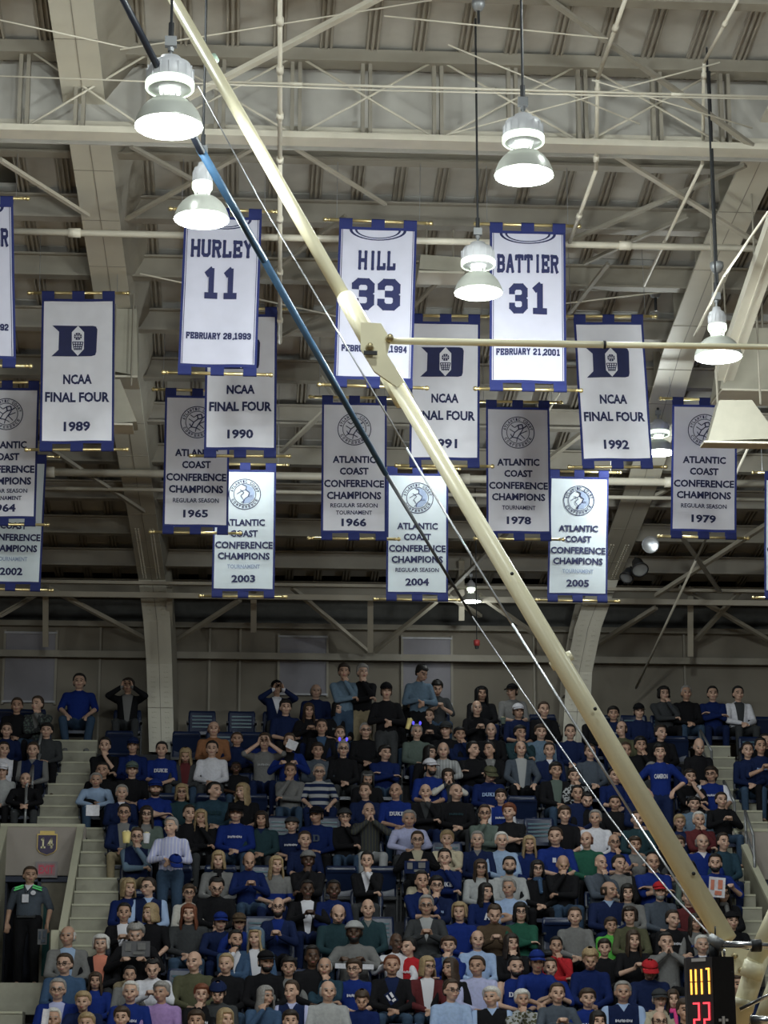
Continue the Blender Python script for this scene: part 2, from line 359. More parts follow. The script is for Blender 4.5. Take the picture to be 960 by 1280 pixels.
# members given by picture ends, depth at each end and thickness
def member(name, p, q, th, par=ceil, mt=M_STEELD, flat=False):
    a = P(*p); b = P(*q); r = th*pxm((p[2]+q[2])/2)/2; m = MB()
    if flat:
        d = (b-a); m2 = d.to_track_quat('Z', 'Y').to_matrix(); m.box((a+b)/2, (2*r, r*1.2, d.length), rot=m2)
        m.box((a+b)/2+Vector((0, .03, .02)), (.02, 2*r, d.length), rot=m2)
        return m.build(name, mt, par)
    m.tube(a, b, r, n=8); return m.build(name, mt, par, True)
for p, q, th, mt in [((235,122,21.5),(478,-5,20.5),10,M_PIPE), ((680,-5,20.6),(940,182,22.2),8,M_STEELD), ((158,274,25),(322,182,22.6),6,M_STEEL),
    ((360,180,22.6),(482,256,24.5),5,M_STEEL), ((762,190,22.6),(945,303,24.5),7,M_STEEL), ((702,306,25),(932,207,23),6,M_STEELD),
    ((600,300,25.2),(480,420,27),5,M_STEELD),((340,340,26),(432,270,24.6),5,M_STEELD),((0,200,23),(110,270,24.6),6,M_STEEL),((164,183,22.6),(240,225,23.6),6,M_STEELD),
    ((730,330,26),(860,270,24.7),5,M_STEELD),((480,590,31.6),(400,470,29),5,M_STEELD),((352,565,31.5),(420,500,29.4),6,M_STEELD),((690,420,28),(760,330,26),5,M_STEELD),
    ((345,425,28),(430,380,26.8),5,M_STEELD),((60,560,31.8),(180,640,33.6),5,M_STEELD),((215,640,33.5),(300,560,31.5),5,M_STEELD),((640,610,32.8),(730,540,31.2),6,M_STEEL),
    ((820,620,33),(960,545,31.5),5,M_STEELD),((560,740,36.4),(640,660,34.4),5,M_STEELD),((820,745,36.5),(960,655,34.2),6,M_STEEL),((845,660,34),(900,740,36.4),5,M_STEELD)]:
    member('brace', p, q, th, mt=mt, flat=True)
# lattice rail under the eaves
YE = 37.6
zc1 = P(480, 722, YE-1).z
m = MB(); m.box((2, YE-1, P(480, 733, YE-1).z), (26, .1, .05)); m.box((2, YE-1, P(480, 748, YE-1).z), (26, .06, .09)); m.build('eaves_chord', M_STEEL, ceil)
for a, b in [((60,735),(183,800)),((300,750),(218,803)),((365,735),(460,815)),((545,752),(468,815)),((600,745),(700,815)),((820,760),(748,805)),((850,735),(960,800)),((0,770),(60,735)),((560,745),(600,770)),((925,740),(870,800))]:
    member('brace', (a[0], a[1], YE-.9), (b[0], b[1], YE+.3), 6, mt=M_STEEL, flat=True)
for x, y0, y1 in [(57,735,808),(463,745,815),(863,735,820),(212,735,800),(317,700,790),(577,700,775)]:
    member('hanger', (x, y0, YE-.8), (x, y1, YE-.2), 7, mt=M_STEEL, flat=True)
# thin rods
for p, q in [((0,95,20.8),(480,113,20.8)),((480,113,20.8),(960,124,20.8)),((150,62,20.5),(540,0,20.5)),((560,56,21),(800,155,21.5)),((560,168,21.5),(900,78,21)),((740,100,21),(940,160,21.6)),((0,25,20.3),(160,60,20.6)),
    ((175,342,26),(420,395,27)),((480,20,20.4),(760,48,20.6)),((700,380,27),(870,360,27)),((420,445,28.6),(600,420,28)),((640,590,33),(700,490,30))]:
    member('tie_rod', p, q, 2.2, mt=M_PIPE)
# pipes running across and up the hall
def pipe(pts, th, label, mt=M_PIPE, fit=0):
    t = thing('ceiling_pipe', label, 'pipe', (0, 0, 0), group='cream service pipes under the roof')
    W_ = [P(*p) for p in pts]; r = th*pxm(pts[0][2])/2
    m = MB(); m.path(W_, r, 10)
    for w in W_[1:-1]: m.ell(w, (r*1.02,)*3, 8, 6)
    m.build('pipe_run', mt, t, True)
    for k in range(fit):
        u = (k+.5)/fit; i = min(int(u*(len(W_)-1)), len(W_)-2); v = u*(len(W_)-1)-i; a, b = W_[i], W_[i+1]; c = a.lerp(b, v); d = (b-a).normalized()*r*1.6
        m = MB(); m.tube(c-d, c+d, r*1.5, n=10); m.build('coupling', mt, t, True)
def flatY(y, th, Y, label, x0=-30, x1=1000, fit=3):
    a = P(480, y, Y); pts = []
    W_ = [Vector((P(x0, y, Y).x, Y, a.z)), Vector((P(x1, y, Y).x, Y, a.z))]
    t = thing('ceiling_pipe', label, 'pipe', (0, 0, 0), group='cream service pipes under the roof'); r = th*pxm(Y)/2
    m = MB(); m.tube(W_[0], W_[1], r, n=10); m.build('pipe_run', M_PIPE, t, True)
    for k in range(fit):
        c = W_[0].lerp(W_[1], (k+.35)/fit); m = MB(); m.tube(c-Vector((.07, 0, 0)), c+Vector((.07, 0, 0)), r*1.35, n=10); m.build('coupling', M_PIPE, t, True)
flatY(300, 9, 24.3, 'thick cream pipe crossing the roof behind the jersey banners')
flatY(597, 10, 32.4, 'thick cream pipe crossing behind the lowest banners', fit=4)
flatY(617, 5, 32.9, 'thin cream pipe just below the thick lower pipe', fit=5)
flatY(108, 3.6, 20.9, 'thin cream pipe crossing near the top edge of the roof', x0=285)
pipe([(350,-5,19.8),(350,200,22),(350,428,27)], 7, 'straight cream pipe running up the roof left of the boom', fit=7)
pipe([(783,-5,20.2),(747,98,21.6),(745,212,22.6),(712,303,24.2)], 6, 'bent cream sprinkler pipe above the number 31 banner', fit=4)
pipe([(922,0,20.3),(880,78,21.4),(878,205,22.7),(805,357,25.6)], 5, 'bent cream sprinkler pipe left of the right roof frame', fit=4)
pipe([(960,265,19),(905,345,20.4),(868,420,22)], 3.5, 'thin angled cream conduit beside the right roof frame')
pipe([(935,560,31),(870,700,34.5),(795,860,37.6)], 3.5, 'thin slanting cream conduit under the 1979 banner')
# steel portal frames with columns
def frame(n, kneepx, farY, path, wpx, label):
    fr = struct(empty('frame_%d' % n))
    def fy(px, y, Y):
        if Y: return (px, y, Y)
        d = ray(px, y); return (px, y, (13.9-.52)/(d.z/d.y+RS))
    path = [fy(*p) for p in path]
    C = [P(*p) for p in path]
    nn = len(C)
    w = [wp*pxm(p[2])/2 for wp, p in zip(wpx, path)]
    # flange plate: follows the path; thickness 3 cm, width along X; web behind it
    def strip(dx0, dx1, off0, off1, nm, mt):
        m = MB(); vs = []
        for i, c in enumerate(C):
            t = (C[min(i+1, nn-1)]-C[max(i-1, 0)]).normalized(); nrm = Vector((0, -t.z, t.y))
            if nrm.dot(Vector((0, .6, .5))) < 0: nrm = -nrm
            for dx, of in ((dx0, off0), (dx1, off0), (dx1, off1), (dx0, off1)):
                vs.append(c+Vector((dx(i), 0, 0))+nrm*of)
        fs = []
        for i in range(nn-1):
            for j in range(4): fs.append((i*4+j, i*4+(j+1) % 4, i*4+4+(j+1) % 4, i*4+4+j))
        fs += [(0, 1, 2, 3), tuple(nn*4-4+j for j in (3, 2, 1, 0))]
        m.add(vs, fs); return m.build(nm, mt, fr)
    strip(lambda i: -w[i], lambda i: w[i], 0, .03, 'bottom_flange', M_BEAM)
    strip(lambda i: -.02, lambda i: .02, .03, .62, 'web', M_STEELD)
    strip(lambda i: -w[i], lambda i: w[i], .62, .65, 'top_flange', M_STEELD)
    if n == 1:
        vs = []; m = MB()
        for i, c in enumerate(C):
            t = (C[min(i+1, nn-1)]-C[max(i-1, 0)]).normalized(); nrm = Vector((0, -t.z, t.y))
            if nrm.dot(Vector((0, .6, .5))) < 0: nrm = -nrm
            wd = .36*max(0.15, min(1, (36.5-c.y)/15))
            vs += [c+Vector((w[i]*.98, 0, 0))+nrm*.04, c+Vector((w[i]+wd, 0, 0))+nrm*.5, c+Vector((w[i]+wd+.02, 0, 0))+nrm*.52, c+Vector((w[i], 0, 0))+nrm*.07]
        m.add(vs, [(i*4+j, i*4+(j+1) % 4, i*4+4+(j+1) % 4, i*4+4+j) for i in range(nn-1) for j in range(4)]); m.build('side_plate', M_STEELD, fr)  # plate added for the frame's shaded side, the shade put into duller paint
    # joint lines and rivets
    jm = MB(); rv = MB()
    for i in range(nn-1):
        a, b = C[i], C[i+1]; L = (b-a).length; t = (b-a).normalized(); nrm = Vector((0, -t.z, t.y))
        if nrm.dot(Vector((0, .6, .5))) < 0: nrm = -nrm
        q = Matrix((Vector((1, 0, 0)), t, Vector((1, 0, 0)).cross(t))).transposed()
        wi = (w[i]+w[i+1])/2
        k = int(L/1.05)
        for j in range(k): jm.box(a+t*(j+.5)*L/k-nrm*.002, (2*wi, .012, .006), rot=q)
        jm.box((a+b)/2-nrm*.002, (.01, L, .006), rot=q)
        if a.y > 33.0:
            for j in range(int(L/.085)):
                for sx in (-.62, -.42, .42, .62):
                    rv.box(a+t*(j+.5)*.085+Vector((sx*wi, 0, 0))-nrm*.008, (.022, .022, .016), rot=q)
    jm.build('seam', M_STEELD, fr)
    if rv.v: o = rv.build('rivets', M_BEAM, fr); o['kind'] = 'stuff'
    # stiffeners on the web
    for i in range(nn-1):
        for u in (.25, .75):
            c = C[i].lerp(C[i+1], u); t = (C[i+1]-C[i]).normalized(); nrm = Vector((0, -t.z, t.y))
            if nrm.dot(Vector((0, .6, .5))) < 0: nrm = -nrm
            q = Matrix((Vector((1, 0, 0)), t, Vector((1, 0, 0)).cross(t))).transposed()
            m = MB(); wi = (w[i]+w[i+1])/2; m.box(c+nrm*.33, (2*wi*.9, .02, .58), rot=q); m.build('stiffener', M_STEELD, fr)
frame(1, 0, 0, [(83,-40,0),(88,0,0),(112,180,0),(138,360,0),(163,550,0),(180,660,0),(190,725,0),(196,775,37.0),(199,830,37.15),(202,940,37.15)], [60,59,52,45,39,34,33,33,31,30], '')
frame(2, 0, 0, [(1010,90,0),(975,150,0),(905,300,0),(850,440,0),(805,600,0),(775,680,0),(756,725,0),(735,785,37.0),(724,840,37.15),(719,940,37.15)], [52,50,48,44,40,36,34,33,32,32], '')
# second rafter at the right edge
member('brace', (1000,195,20.6), (905,470,24.6), 26, mt=M_BEAM, flat=True)
# ---------------------------------------------------------------- banners
BW = .83
def seal(sx, new):
    """ring emblem, radius 1; returns (fine geometry list of (verts, faces, material slot))"""
    out = []
    def ring(r0, r1, n=36, mi=0, lay=0):
        v = [(r*math.cos(2*math.pi*i/n), r*math.sin(2*math.pi*i/n)) for r in (r0, r1) for i in range(n)]
        out.append((v, [(i, (i+1) % n, n+(i+1) % n, n+i) for i in range(n)], mi, lay))
    ring(.95, 1.0); ring(.66, .70)
    for word, a0, a1, flip in (('ATLANTIC COAST', 165, 15, 0), ('CONFERENCE', 208, 332, 1)):
        for i, ch in enumerate(word):
            if ch == ' ': continue
            a = math.radians(a0+(a1-a0)*i/(len(word)-1)); v, f = slab_geo(ch if ch in GL and ch != 'O' and ch != 'S' else {'O': '0', 'S': '8'}.get(ch, 'I'), 1.1)
            t = a-math.pi/2 if not flip else a+math.pi/2
            out.append(([(.82*math.cos(a)+(x*.13)*math.cos(t)-(y*.17)*math.sin(t), .82*math.sin(a)+(x*.13)*math.sin(t)+(y*.17)*math.cos(t)) for x, y in v], f, 0, 0))
    def poly(pts, w=.035, mi=0):
        for a, b in zip(pts, pts[1:]):
            a = Vector(a); b = Vector(b); d = (b-a)
            if d.length < 1e-6: continue
            n = Vector((-d.y, d.x)).normalized()*w/2
            out.append(([tuple(a-n), tuple(b-n), tuple(b+n), tuple(a+n)], [(0, 1, 2, 3)], mi, 1))
    if new:
        out.append(([(-.15,.62),(.1,.5),(.06,.3),(.3,.1),(.2,-.15),(.0,-.3),(-.1,-.6),(.3,-.55),(.58,-.25),(.62,.1),(.5,.4),(.25,.6)], [tuple(range(12))], 1, 0))
        poly([(-.15,.62),(.1,.5),(.06,.3),(.3,.1),(.2,-.15),(.0,-.3),(-.1,-.6)], .05); poly([(-.3,.3),(-.05,.1),(-.25,-.1),(-.05,-.4),(-.2,-.55)], .04); poly([(-.5,.0),(-.2,.2),(.1,.3)], .04)
        v, f = text_geo('ACC', .02); out.append(([(x*.3+.33, y*.13-.12) for x, y in v], f, 0, 1))
    else:
        poly([(.0,.45),(.25,.5),(.3,.25),(.05,.2),(.0,.45)], .07); poly([(.05,.2),(-.2,.0),(-.35,-.3),(-.05,-.35),(.1,-.1),(.3,.2)], .06)
        poly([(-.5,.2),(-.2,.0)], .05); poly([(.55,.1),(.1,-.1),(.4,-.4)], .05); poly([(-.1,-.6),(-.05,-.35),(.2,-.5)], .05); poly([(-.45,-.1),(-.35,-.3),(-.5,-.4)], .05); poly([(.3,.25),(.5,.4)], .07); poly([(-.4,.45),(-.2,.3),(.0,.45)], .05)
    return out
SEAL = {0: seal(1, 0), 1: seal(1, 1)}
def banner(kind, top, bot, Y, lines, label, white=M_WHITE, ph=0, amp=.012, skew=0):
    (xl, yl), (xr, yr) = top; (bl, byl), (br, byr) = bot
    A, B = P(xl, yl, Y), P(xr, yr, Y); C, D = P(bl, byl, Y), P(br, byr, Y)
    w = ((B.x-A.x)+(D.x-C.x))/2; h = ((A.z-C.z)+(B.z-D.z))/2
    org = (A+B)/2; roll = math.atan2((A.z-B.z)+(C.z-D.z), 2*w)
    t = thing('banner', label, 'banner', org, (0, roll, 0), group={'J': 'retired jersey banners in the roof', 'F': 'final four banners in the roof', 'A': 'conference champions banners in the roof'}[kind])
    sh = ((C.x+D.x)-(A.x+B.x))/2
    def wav(x, z):
        u = -z/h
        return amp*(math.sin(x*9+ph+u*2.2)*(.35+.65*u)+.5*math.sin(z*6+ph*2+x*3))
    def pt(x, z, off=0): return (x+sh*(-z/h)*1.0, wav(x, z)-off, z)
    def cloth(name, x0, x1, z0, z1, mt, off, nx=20, nz=36, par=t, th=0):
        m = MB(); vs = [pt(x0+(x1-x0)*i/nx, z0+(z1-z0)*j/nz, off) for j in range(nz+1) for i in range(nx+1)]
        fs = [(j*(nx+1)+i, j*(nx+1)+i+1, (j+1)*(nx+1)+i+1, (j+1)*(nx+1)+i) for j in range(nz) for i in range(nx)]
        m.add(vs, fs); return m.build(name, mt, par, True)
    b = .022
    cloth('border_cloth', -w/2, w/2, 0, -h, M_NAVY, 0)
    fieldc = cloth('white_field', -w/2+b*1.25, w/2-b*1.25, -b*1.6, -h+b*1.6, white, .004)
    def ink(name, geo, cx, cz, sx, sz, mt=M_NAVYP, off=.011):
        v, f = geo; m = MB(); m.add([pt(cx+x*sx, cz+z*sz, off) for x, z in v], f); return m.build(name, mt, t)
    def rect(name, x0, x1, z0, z1, n=1, mt=M_NAVYP):
        nz = 30; m = MB()
        vs = [pt(x, z0+(z1-z0)*j/nz, .009) for j in range(nz+1) for x in (x0, x1)]
        m.add(vs, [(2*j, 2*j+1, 2*j+3, 2*j+2) for j in range(nz)]); return m.build(name, mt, t)
    if kind == 'J':
        for sx in (-1, 1): rect('side_stripe', sx*(w/2-.045), sx*(w/2-.038), -b*1.6, -h+b*1.6)
        for r0, r1 in ((.325, .292), (.262, .236)):
            m = MB(); n = 16; vs = [pt(r*math.cos(math.pi*(1+i/n)), -.036+ r*.38*math.sin(math.pi*(1+i/n)), .01) for r in (r0, r1) for i in range(n+1)]
            m.add(vs, [(i, i+1, n+2+i, n+1+i) for i in range(n)]); m.build('neckline_stripe', M_NAVYP, t)
    for kindl, s, cz, wd, hh in lines:
        cz = -cz*h; wd = wd*w; hh = hh*h
        if kindl == 'slab': ink('lettering', slab_geo(s, 1.4), 0, cz, wd, hh)
        elif kindl == 'slabs': ink('lettering', slab_geo(s, 1.65), 0, cz, wd, hh)
        elif kindl == 'sans': ink('lettering', text_geo(s, .036), 0, cz, wd, hh)
        elif kindl == 'thin': ink('lettering', text_geo(s, .02), 0, cz, wd, hh, M_SEALF if s == 'TOURNAMENT' and white is M_WHITE2 else M_NAVYP)
        elif kindl == 'seal':
            ms = [MB(), MB()]
            for v, f, mi, lay in SEAL[int(s)]: ms[mi].add([pt(x*wd/2, cz+z*wd/2, .009+.003*lay) for x, z in v], f)
            ms[0].build('seal', M_NAVYP, t)
            if ms[1].v: ms[1].build('seal_fill', M_SEALF, t)
        elif kindl == 'logo':
            q = wd/166.
            outl = [(-95,60),(55,60),(68,57),(73,45),(70,-45),(66,-58),(52,-62),(-97,-62),(-72,-40),(-70,38)]
            def fine(pts, off, nm, mt):
                bm = bmesh.new(); bm.faces.new([bm.verts.new((x*q, 0, cz+z*q)) for x, z in pts]); bmesh.ops.triangulate(bm, faces=bm.faces[:])
                for _ in range(4):
                    es = [e_ for e_ in bm.edges if e_.calc_length() > .045]
                    if es: bmesh.ops.subdivide_edges(bm, edges=es, cuts=1); bmesh.ops.triangulate(bm, faces=bm.faces[:])
                for v_ in bm.verts: v_.co = pt(v_.co.x, v_.co.z, off)
                bm.verts.index_update(); m_ = MB(); m_.add([v_.co for v_ in bm.verts], [tuple(v_.index for v_ in f_.verts) for f_ in bm.faces]); bm.free(); return m_.build(nm, mt, t, True)
            lo_ = fine([(-71,60),(55,60),(68,57),(73,45),(70,-45),(66,-58),(52,-62),(-73,-62)], .010, 'initial_emblem', M_NAVYP)
            fine([(-97,60),(-70,60),(-70,34)], .010, 'emblem_spur', M_NAVYP); fine([(-99,-62),(-72,-36),(-72,-62)], .010, 'emblem_spur', M_NAVYP)
            hx = [(0,60),(23,34),(23,-34),(0,-60),(-23,-34),(-23,34)]
            fine(hx, .014, 'emblem_shield', white)
            m = MB(); n = 16; m.add([pt(15*q*math.cos(6.2832*i/n), cz+(17+15*math.sin(6.2832*i/n))*q, .018) for i in range(n)], [tuple(range(n))]); 
            def ln(a, b_, ww=1.6, o=.021, mm=m):
                a = Vector(a); b_ = Vector(b_); nn = Vector((-(b_-a).y, (b_-a).x)).normalized()*ww
                mm.add([pt(p.x*q, cz+p.y*q, o) for p in (a-nn, b_-nn, b_+nn, a+nn)], [(0, 1, 2, 3)])
            for i in range(5): ln((-20+i*10, -6), (-12+i*6, -38))
            for i in range(4): ln((-20+i*2, -6-i*9), (20-i*2, -6-i*9))
            m.build('emblem_ball_and_net', M_NAVYP, t)
            m = MB()
            for a, b_ in (((-14,17),(14,17)), ((0,2),(0,32)), ((-10,28),(-5,17)), ((-5,17),(-10,6)), ((10,28),(5,17)), ((5,17),(10,6))): ln(a, b_, .9, .021, m)
            m.build('emblem_ball_seams', white, t)
    # tabs and poles
    for z0, s in ((0, 1), (-h, -1)):
        zp = z0+s*.075
        mt = t
        m = MB(); L = w/2+.105
        m.tube((sh*(-z0/h)-L, 0, zp), (sh*(-z0/h)+L, 0, zp), .019, n=10); pole = m.build('top_pole' if s > 0 else 'bottom_pole', M_GOLD, t, True)
        for e in (-1, 1):
            m = MB(); c = Vector((sh*(-z0/h)+e*L, 0, zp)); m.lathe([(.0, 0), (.022, .004), (.022, .018), (.012, .026), (.026, .045), (.028, .06), (.018, .078), (0, .082)] if e > 0 else [(.0, 0), (.022, -.004), (.022, -.018), (.012, -.026), (.026, -.045), (.028, -.06), (.018, -.078), (0, -.082)], c, 10, axis='X'); m.build('finial', M_GOLD, pole, True)
        for cx in (-.5+.085, 0, .5-.085):
            cx = cx*w+sh*(-z0/h); hw = .085*w; m = MB(); N = 8
            prof = [(-.002, z0-s*.01)]+[(-.026*math.cos(a)*1.0, zp+s*.026*math.sin(a)) for a in [math.pi*i/N for i in range(N+1)]]+[(.004, z0-s*.01)]
            vs = [(cx+x, y, z) for y, z in prof for x in (-hw, hw)]
            m.add(vs, [(2*i, 2*i+1, 2*i+3, 2*i+2) for i in range(len(prof)-1)]); m.build('hanging_tab', M_NAVY, t, True)
    # hanging wires to the roof
    for e in (-1, 1):
        x = e*(w/2+.03); zt = roofz(org.y)-.02-org.z
        if zt > .1: m = MB(); m.tube((x, 0, .08), (x, 0, zt), .004, n=5); m.build('hanging_wire', M_CABLE, t)
    return t
YJ, YF, YA, YB = 23.9, 26.4, 29.0, 30.6
def J(top, bot, name, nw, num, date, label, nh=.075, nsz=.42, **k):
    banner('J', top, bot, YJ, [('slab', name, .22, nw, .13), ('slab', num, .445, nsz, .215), ('slabs', date, .80, .83, .052)], label, white=M_WHITEJ, **k)
J([(-80, 252), (17, 255)], [(-78, 449), (17, 449)], 'LAETTNER', .9, '32', 'FEBRUARY 28,1992', 'white jersey banner cut off by the left edge of the picture') if False else None
GL['S'] = ([[(3.5,4.4),(3.5,4.9),(2.8,5.6),(1.2,5.6),(.5,4.9),(.5,3.8),(1.2,3.1),(2.8,3.1),(3.5,2.5),(3.5,1.1),(2.8,.4),(1.2,.4),(.5,1.1),(.5,1.7)]], [])
J([(-80, 254), (17, 256)], [(-80, 449), (17, 449)], 'LAETTNER', .86, '32', 'FEBRUARY 26,1992'.replace('6', '8'), 'white jersey banner mostly cut off at the top left edge, ending in R and 2', ph=1)
J([(231, 269), (327, 272)], [(223, 458), (322, 460)], 'HURLEY', .80, '11', 'FEBRUARY 28,1993', 'white jersey banner numbered 11 with navy border, hanging under a lamp', ph=.4)
J([(424, 282), (521, 287)], [(420, 474), (519, 476)], 'HILL', .48, '33', 'FEBRUARY 18,1994', 'white jersey banner numbered 33 crossed by the cream boom', nsz=.63, ph=2)
J([(614, 288), (705, 290)], [(610, 478), (710, 480)], 'BATTIER', .81, '31', 'FEBRUARY 21,2001', 'white jersey banner numbered 31 beside a lit lamp', nsz=.50, ph=3)
def FF(top, bot, yr, label, **k):
    banner('F', top, bot, YF, [('logo', '', .295, .60, .2), ('sans', 'NCAA', .56, .39, .068), ('sans', 'FINAL FOUR', .684, .87, .070), ('sans', yr, .885, .36, .068)], label, **k)
FF([(52, 374), (144, 373)], [(46, 554), (138, 555)], '1989', 'final four banner dated 1989 with navy initial emblem', ph=1)
FF([(258, 393), (346, 393)], [(252, 562), (343, 563)], '1990', 'final four banner dated 1990, its top hidden behind the number 11 jersey banner', ph=2.2)
FF([(514, 401), (600, 403)], [(510, 575), (598, 575)], '1991', 'final four banner dated 1991, crossed by the cream boom', ph=3.1)
FF([(717, 402), (804, 403)], [(724, 577), (812, 576)], '1992', 'final four banner dated 1992 with navy initial emblem, beside a small lamp', ph=4)
def AC(top, bot, Y, yr, sub, label, new=0, **k):
    L = [('seal', str(new), .205, .52, .2), ('sans', 'ATLANTIC', .44, .66, .056), ('sans', 'COAST', .53, .44, .056), ('sans', 'CONFERENCE', .625, .92, .058), ('sans', 'CHAMPIONS', .715, .83, .058)]
    if len(sub) == 2: L += [('thin', sub[0], .79, .72, .032), ('thin', sub[1], .845, .55, .032), ('sans', yr, .92, .38, .062)]
    else: L += [('thin', sub[0], .80, .70 if 'REG' in sub[0] else .52, .034), ('sans', yr, .90, .38, .062)]
    banner('A', top, bot, Y, L, label, **k)
RSN, TRN = 'REGULAR SEASON', 'TOURNAMENT'
AC([(-31, 484), (49, 485)], [(-38, 648), (44, 649)], YA, '1964', [RSN, TRN], 'conference champions banner dated 1964, half cut off by the left edge', ph=.6)
AC([(207, 494), (287, 495)], [(203, 658), (286, 660)], YA, '1965', [RSN], 'conference champions banner dated 1965, partly behind the 1990 banner', ph=1.5)
AC([(402, 503), (484, 504)], [(401, 666), (482, 667)], YA, '1966', [RSN, TRN], 'conference champions banner dated 1966 for regular season and tournament', ph=2.5)
AC([(607, 508), (687, 510)], [(608, 667), (688, 667)], YA, '1978', [TRN], 'conference champions banner dated 1978 under the number 31 jersey banner', ph=3.5)
AC([(841, 505), (921, 507)], [(839, 664), (922, 666)], YA, '1979', [RSN], 'conference champions banner dated 1979 beside a cream horn speaker', ph=4.4)
AC([(-17, 575), (59, 577)], [(-22, 729), (52, 731)], YB, '2002', [TRN], 'pale conference champions banner dated 2002, cut off by the left edge', 1, white=M_WHITE2, ph=.2)
AC([(268, 586), (345, 588)], [(264, 739), (343, 739)], YB, '2003', [TRN], 'pale conference champions banner dated 2003, lit bright blue white', 1, white=M_WHITE2, ph=1.2)
AC([(484, 591), (560, 593)], [(482, 743), (560, 743)], YB, '2004', [RSN], 'pale conference champions banner dated 2004 in the middle of the lowest tier', 1, white=M_WHITE2, ph=2.2)
AC([(688, 595), (760, 597)], [(684, 744), (761, 745)], YB, '2005', [TRN], 'pale conference champions banner dated 2005 right of the boom', 1, white=M_WHITE2, ph=3.2)
AC([(956, 597), (1032, 599)], [(956, 741), (1034, 742)], YB, '1980'.replace('1980', '2006'), [TRN], 'dark edged banner just entering the picture at the right edge', 1, white=M_WHITE2, ph=4.2)

# ---------------------------------------------------------------- high bay lamps
def lamp(px, py, wpx, Y, top, label, ball=1.0, power=1.0, rodto=None, gap=1.0):
    c = P(px, py, Y); R = wpx*pxm(Y)/2
    t = thing('high_bay_lamp', label, 'lamp', c, group='high bay lamps hanging from the roof')
    prof = [(R*.20, R*.86), (R*.36, R*.84), (R*.55, R*.75), (R*.72, R*.60), (R*.86, R*.40), (R*.95, R*.18), (R*.99, R*.03), (R, 0), (R*.98, -R*.02), (R*.95, .0), (R*.82, R*.40), (R*.6, R*.67), (R*.3, R*.8)]
    m = MB(); m.lathe(prof, n=32); m.build('reflector', M_REFL, t, True)
    m = MB(); m.lathe([(0, -.012), (R*.93, .0), (R*.93, .012), (0, .012)], n=32); m.build('lens', M_GLOW, t, True)
    zb = R*1.14
    m = MB(); m.ell((0, 0, R*.98), (R*.15, R*.15, R*.19), 12, 8); m.build('bulb_neck', M_BULB, t, True)
    m = MB()
    for a in (.5, 2.6, 3.7, 5.8): m.tube((R*.22*math.cos(a), R*.22*math.sin(a), R*.82), (R*.34*math.cos(a), R*.34*math.sin(a), zb+.01), R*.025, n=5)
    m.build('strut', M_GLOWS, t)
    rb = R*.71*ball; hb = R*1.0
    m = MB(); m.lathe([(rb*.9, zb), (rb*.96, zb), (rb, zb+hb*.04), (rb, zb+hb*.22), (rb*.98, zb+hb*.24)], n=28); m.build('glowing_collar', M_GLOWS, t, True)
    bal = MB(); bal.lathe([(0, zb+.005), (rb*.91, zb+.005), (rb*.92, zb+hb*.2), (rb*.96, zb+hb*.24), (rb*.94, zb+hb*.55), (rb*.82, zb+hb*.78), (rb*.5, zb+hb*.86), (rb*.42, zb+hb*1.0), (0, zb+hb*1.0)], n=28)
    bo = bal.build('ballast_housing', M_BALL, t, True)
    m = MB()
    for i in range(16):
        a = 6.2832*i/16; m.box((rb*.95*math.cos(a), rb*.95*math.sin(a), zb+hb*.44), (rb*.05, rb*.05, hb*.42))
    m.build('cooling_fins', M_BALL, bo)['kind'] = 'stuff'
    zt = zb+hb
    m = MB(); m.tube((0, 0, zt), (0, 0, zt+R*.25), R*.05, n=6); m.lathe([(R*.09, zt+R*.2), (R*.09, zt+R*.32), (0, zt+R*.34)], n=8); m.box((0, 0, zt+R*.5), (R*.34, R*.2, R*.3)); m.build('hook_box', M_GREYM, t)
    zr = roofz(Y)-c.z-.2
    m = MB(); m.tube((0, 0, zt+R*.6), (0, 0, max(zr, zt+R)), R*.045, n=6); m.tube((0, 0, zt+R*.62), (0, 0, zt+R*1.1), R*.085, n=6); m.build('suspension_cable', M_DARK, t)
    L = bpy.data.lights.new('lamp_light', 'POINT'); L.energy = LAMP_W*power; L.color = (.93, 1.0, .97); L.shadow_soft_size = R*.6
    link('lamp_light', L, t, (0, 0, -R*.55))
    return t
lamp(211, 158, 90, 15.0, 0, 'largest lit high bay lamp, at the top left before the roof frame', power=.4)
lamp(252, 274, 72, 18.7, 0, 'lit high bay lamp over the number 11 jersey banner', ball=.52, power=.75)
lamp(655, 219, 78, 17.2, 0, 'lit high bay lamp above the number 31 jersey banner')
lamp(598, 366, 63, 21.3, 0, 'lit high bay lamp between the number 33 and number 31 jersey banners', power=.7)
lamp(898, 446, 62, 21.7, 0, 'lit high bay lamp in front of the right roof frame', ball=.55, power=.6)
lamp(824, 566, 40, 30.0, 0, 'small lit high bay lamp peeking out beside the 1992 banner', power=.5)
lamp(589, 752, 25, 36.5, 0, 'tiny warm lit lamp far back above the crowd', power=.05, ball=.6)
lamp(302, 545, 40, 29.8, 0, 'high bay lamp hidden behind the 1990 banner, seen only by its glow', power=.13)
lamp(548, 545, 40, 29.8, 0, 'high bay lamp hidden behind the 1991 banner', power=.10)  # no lamp shows here; added to brighten the pale banner behind
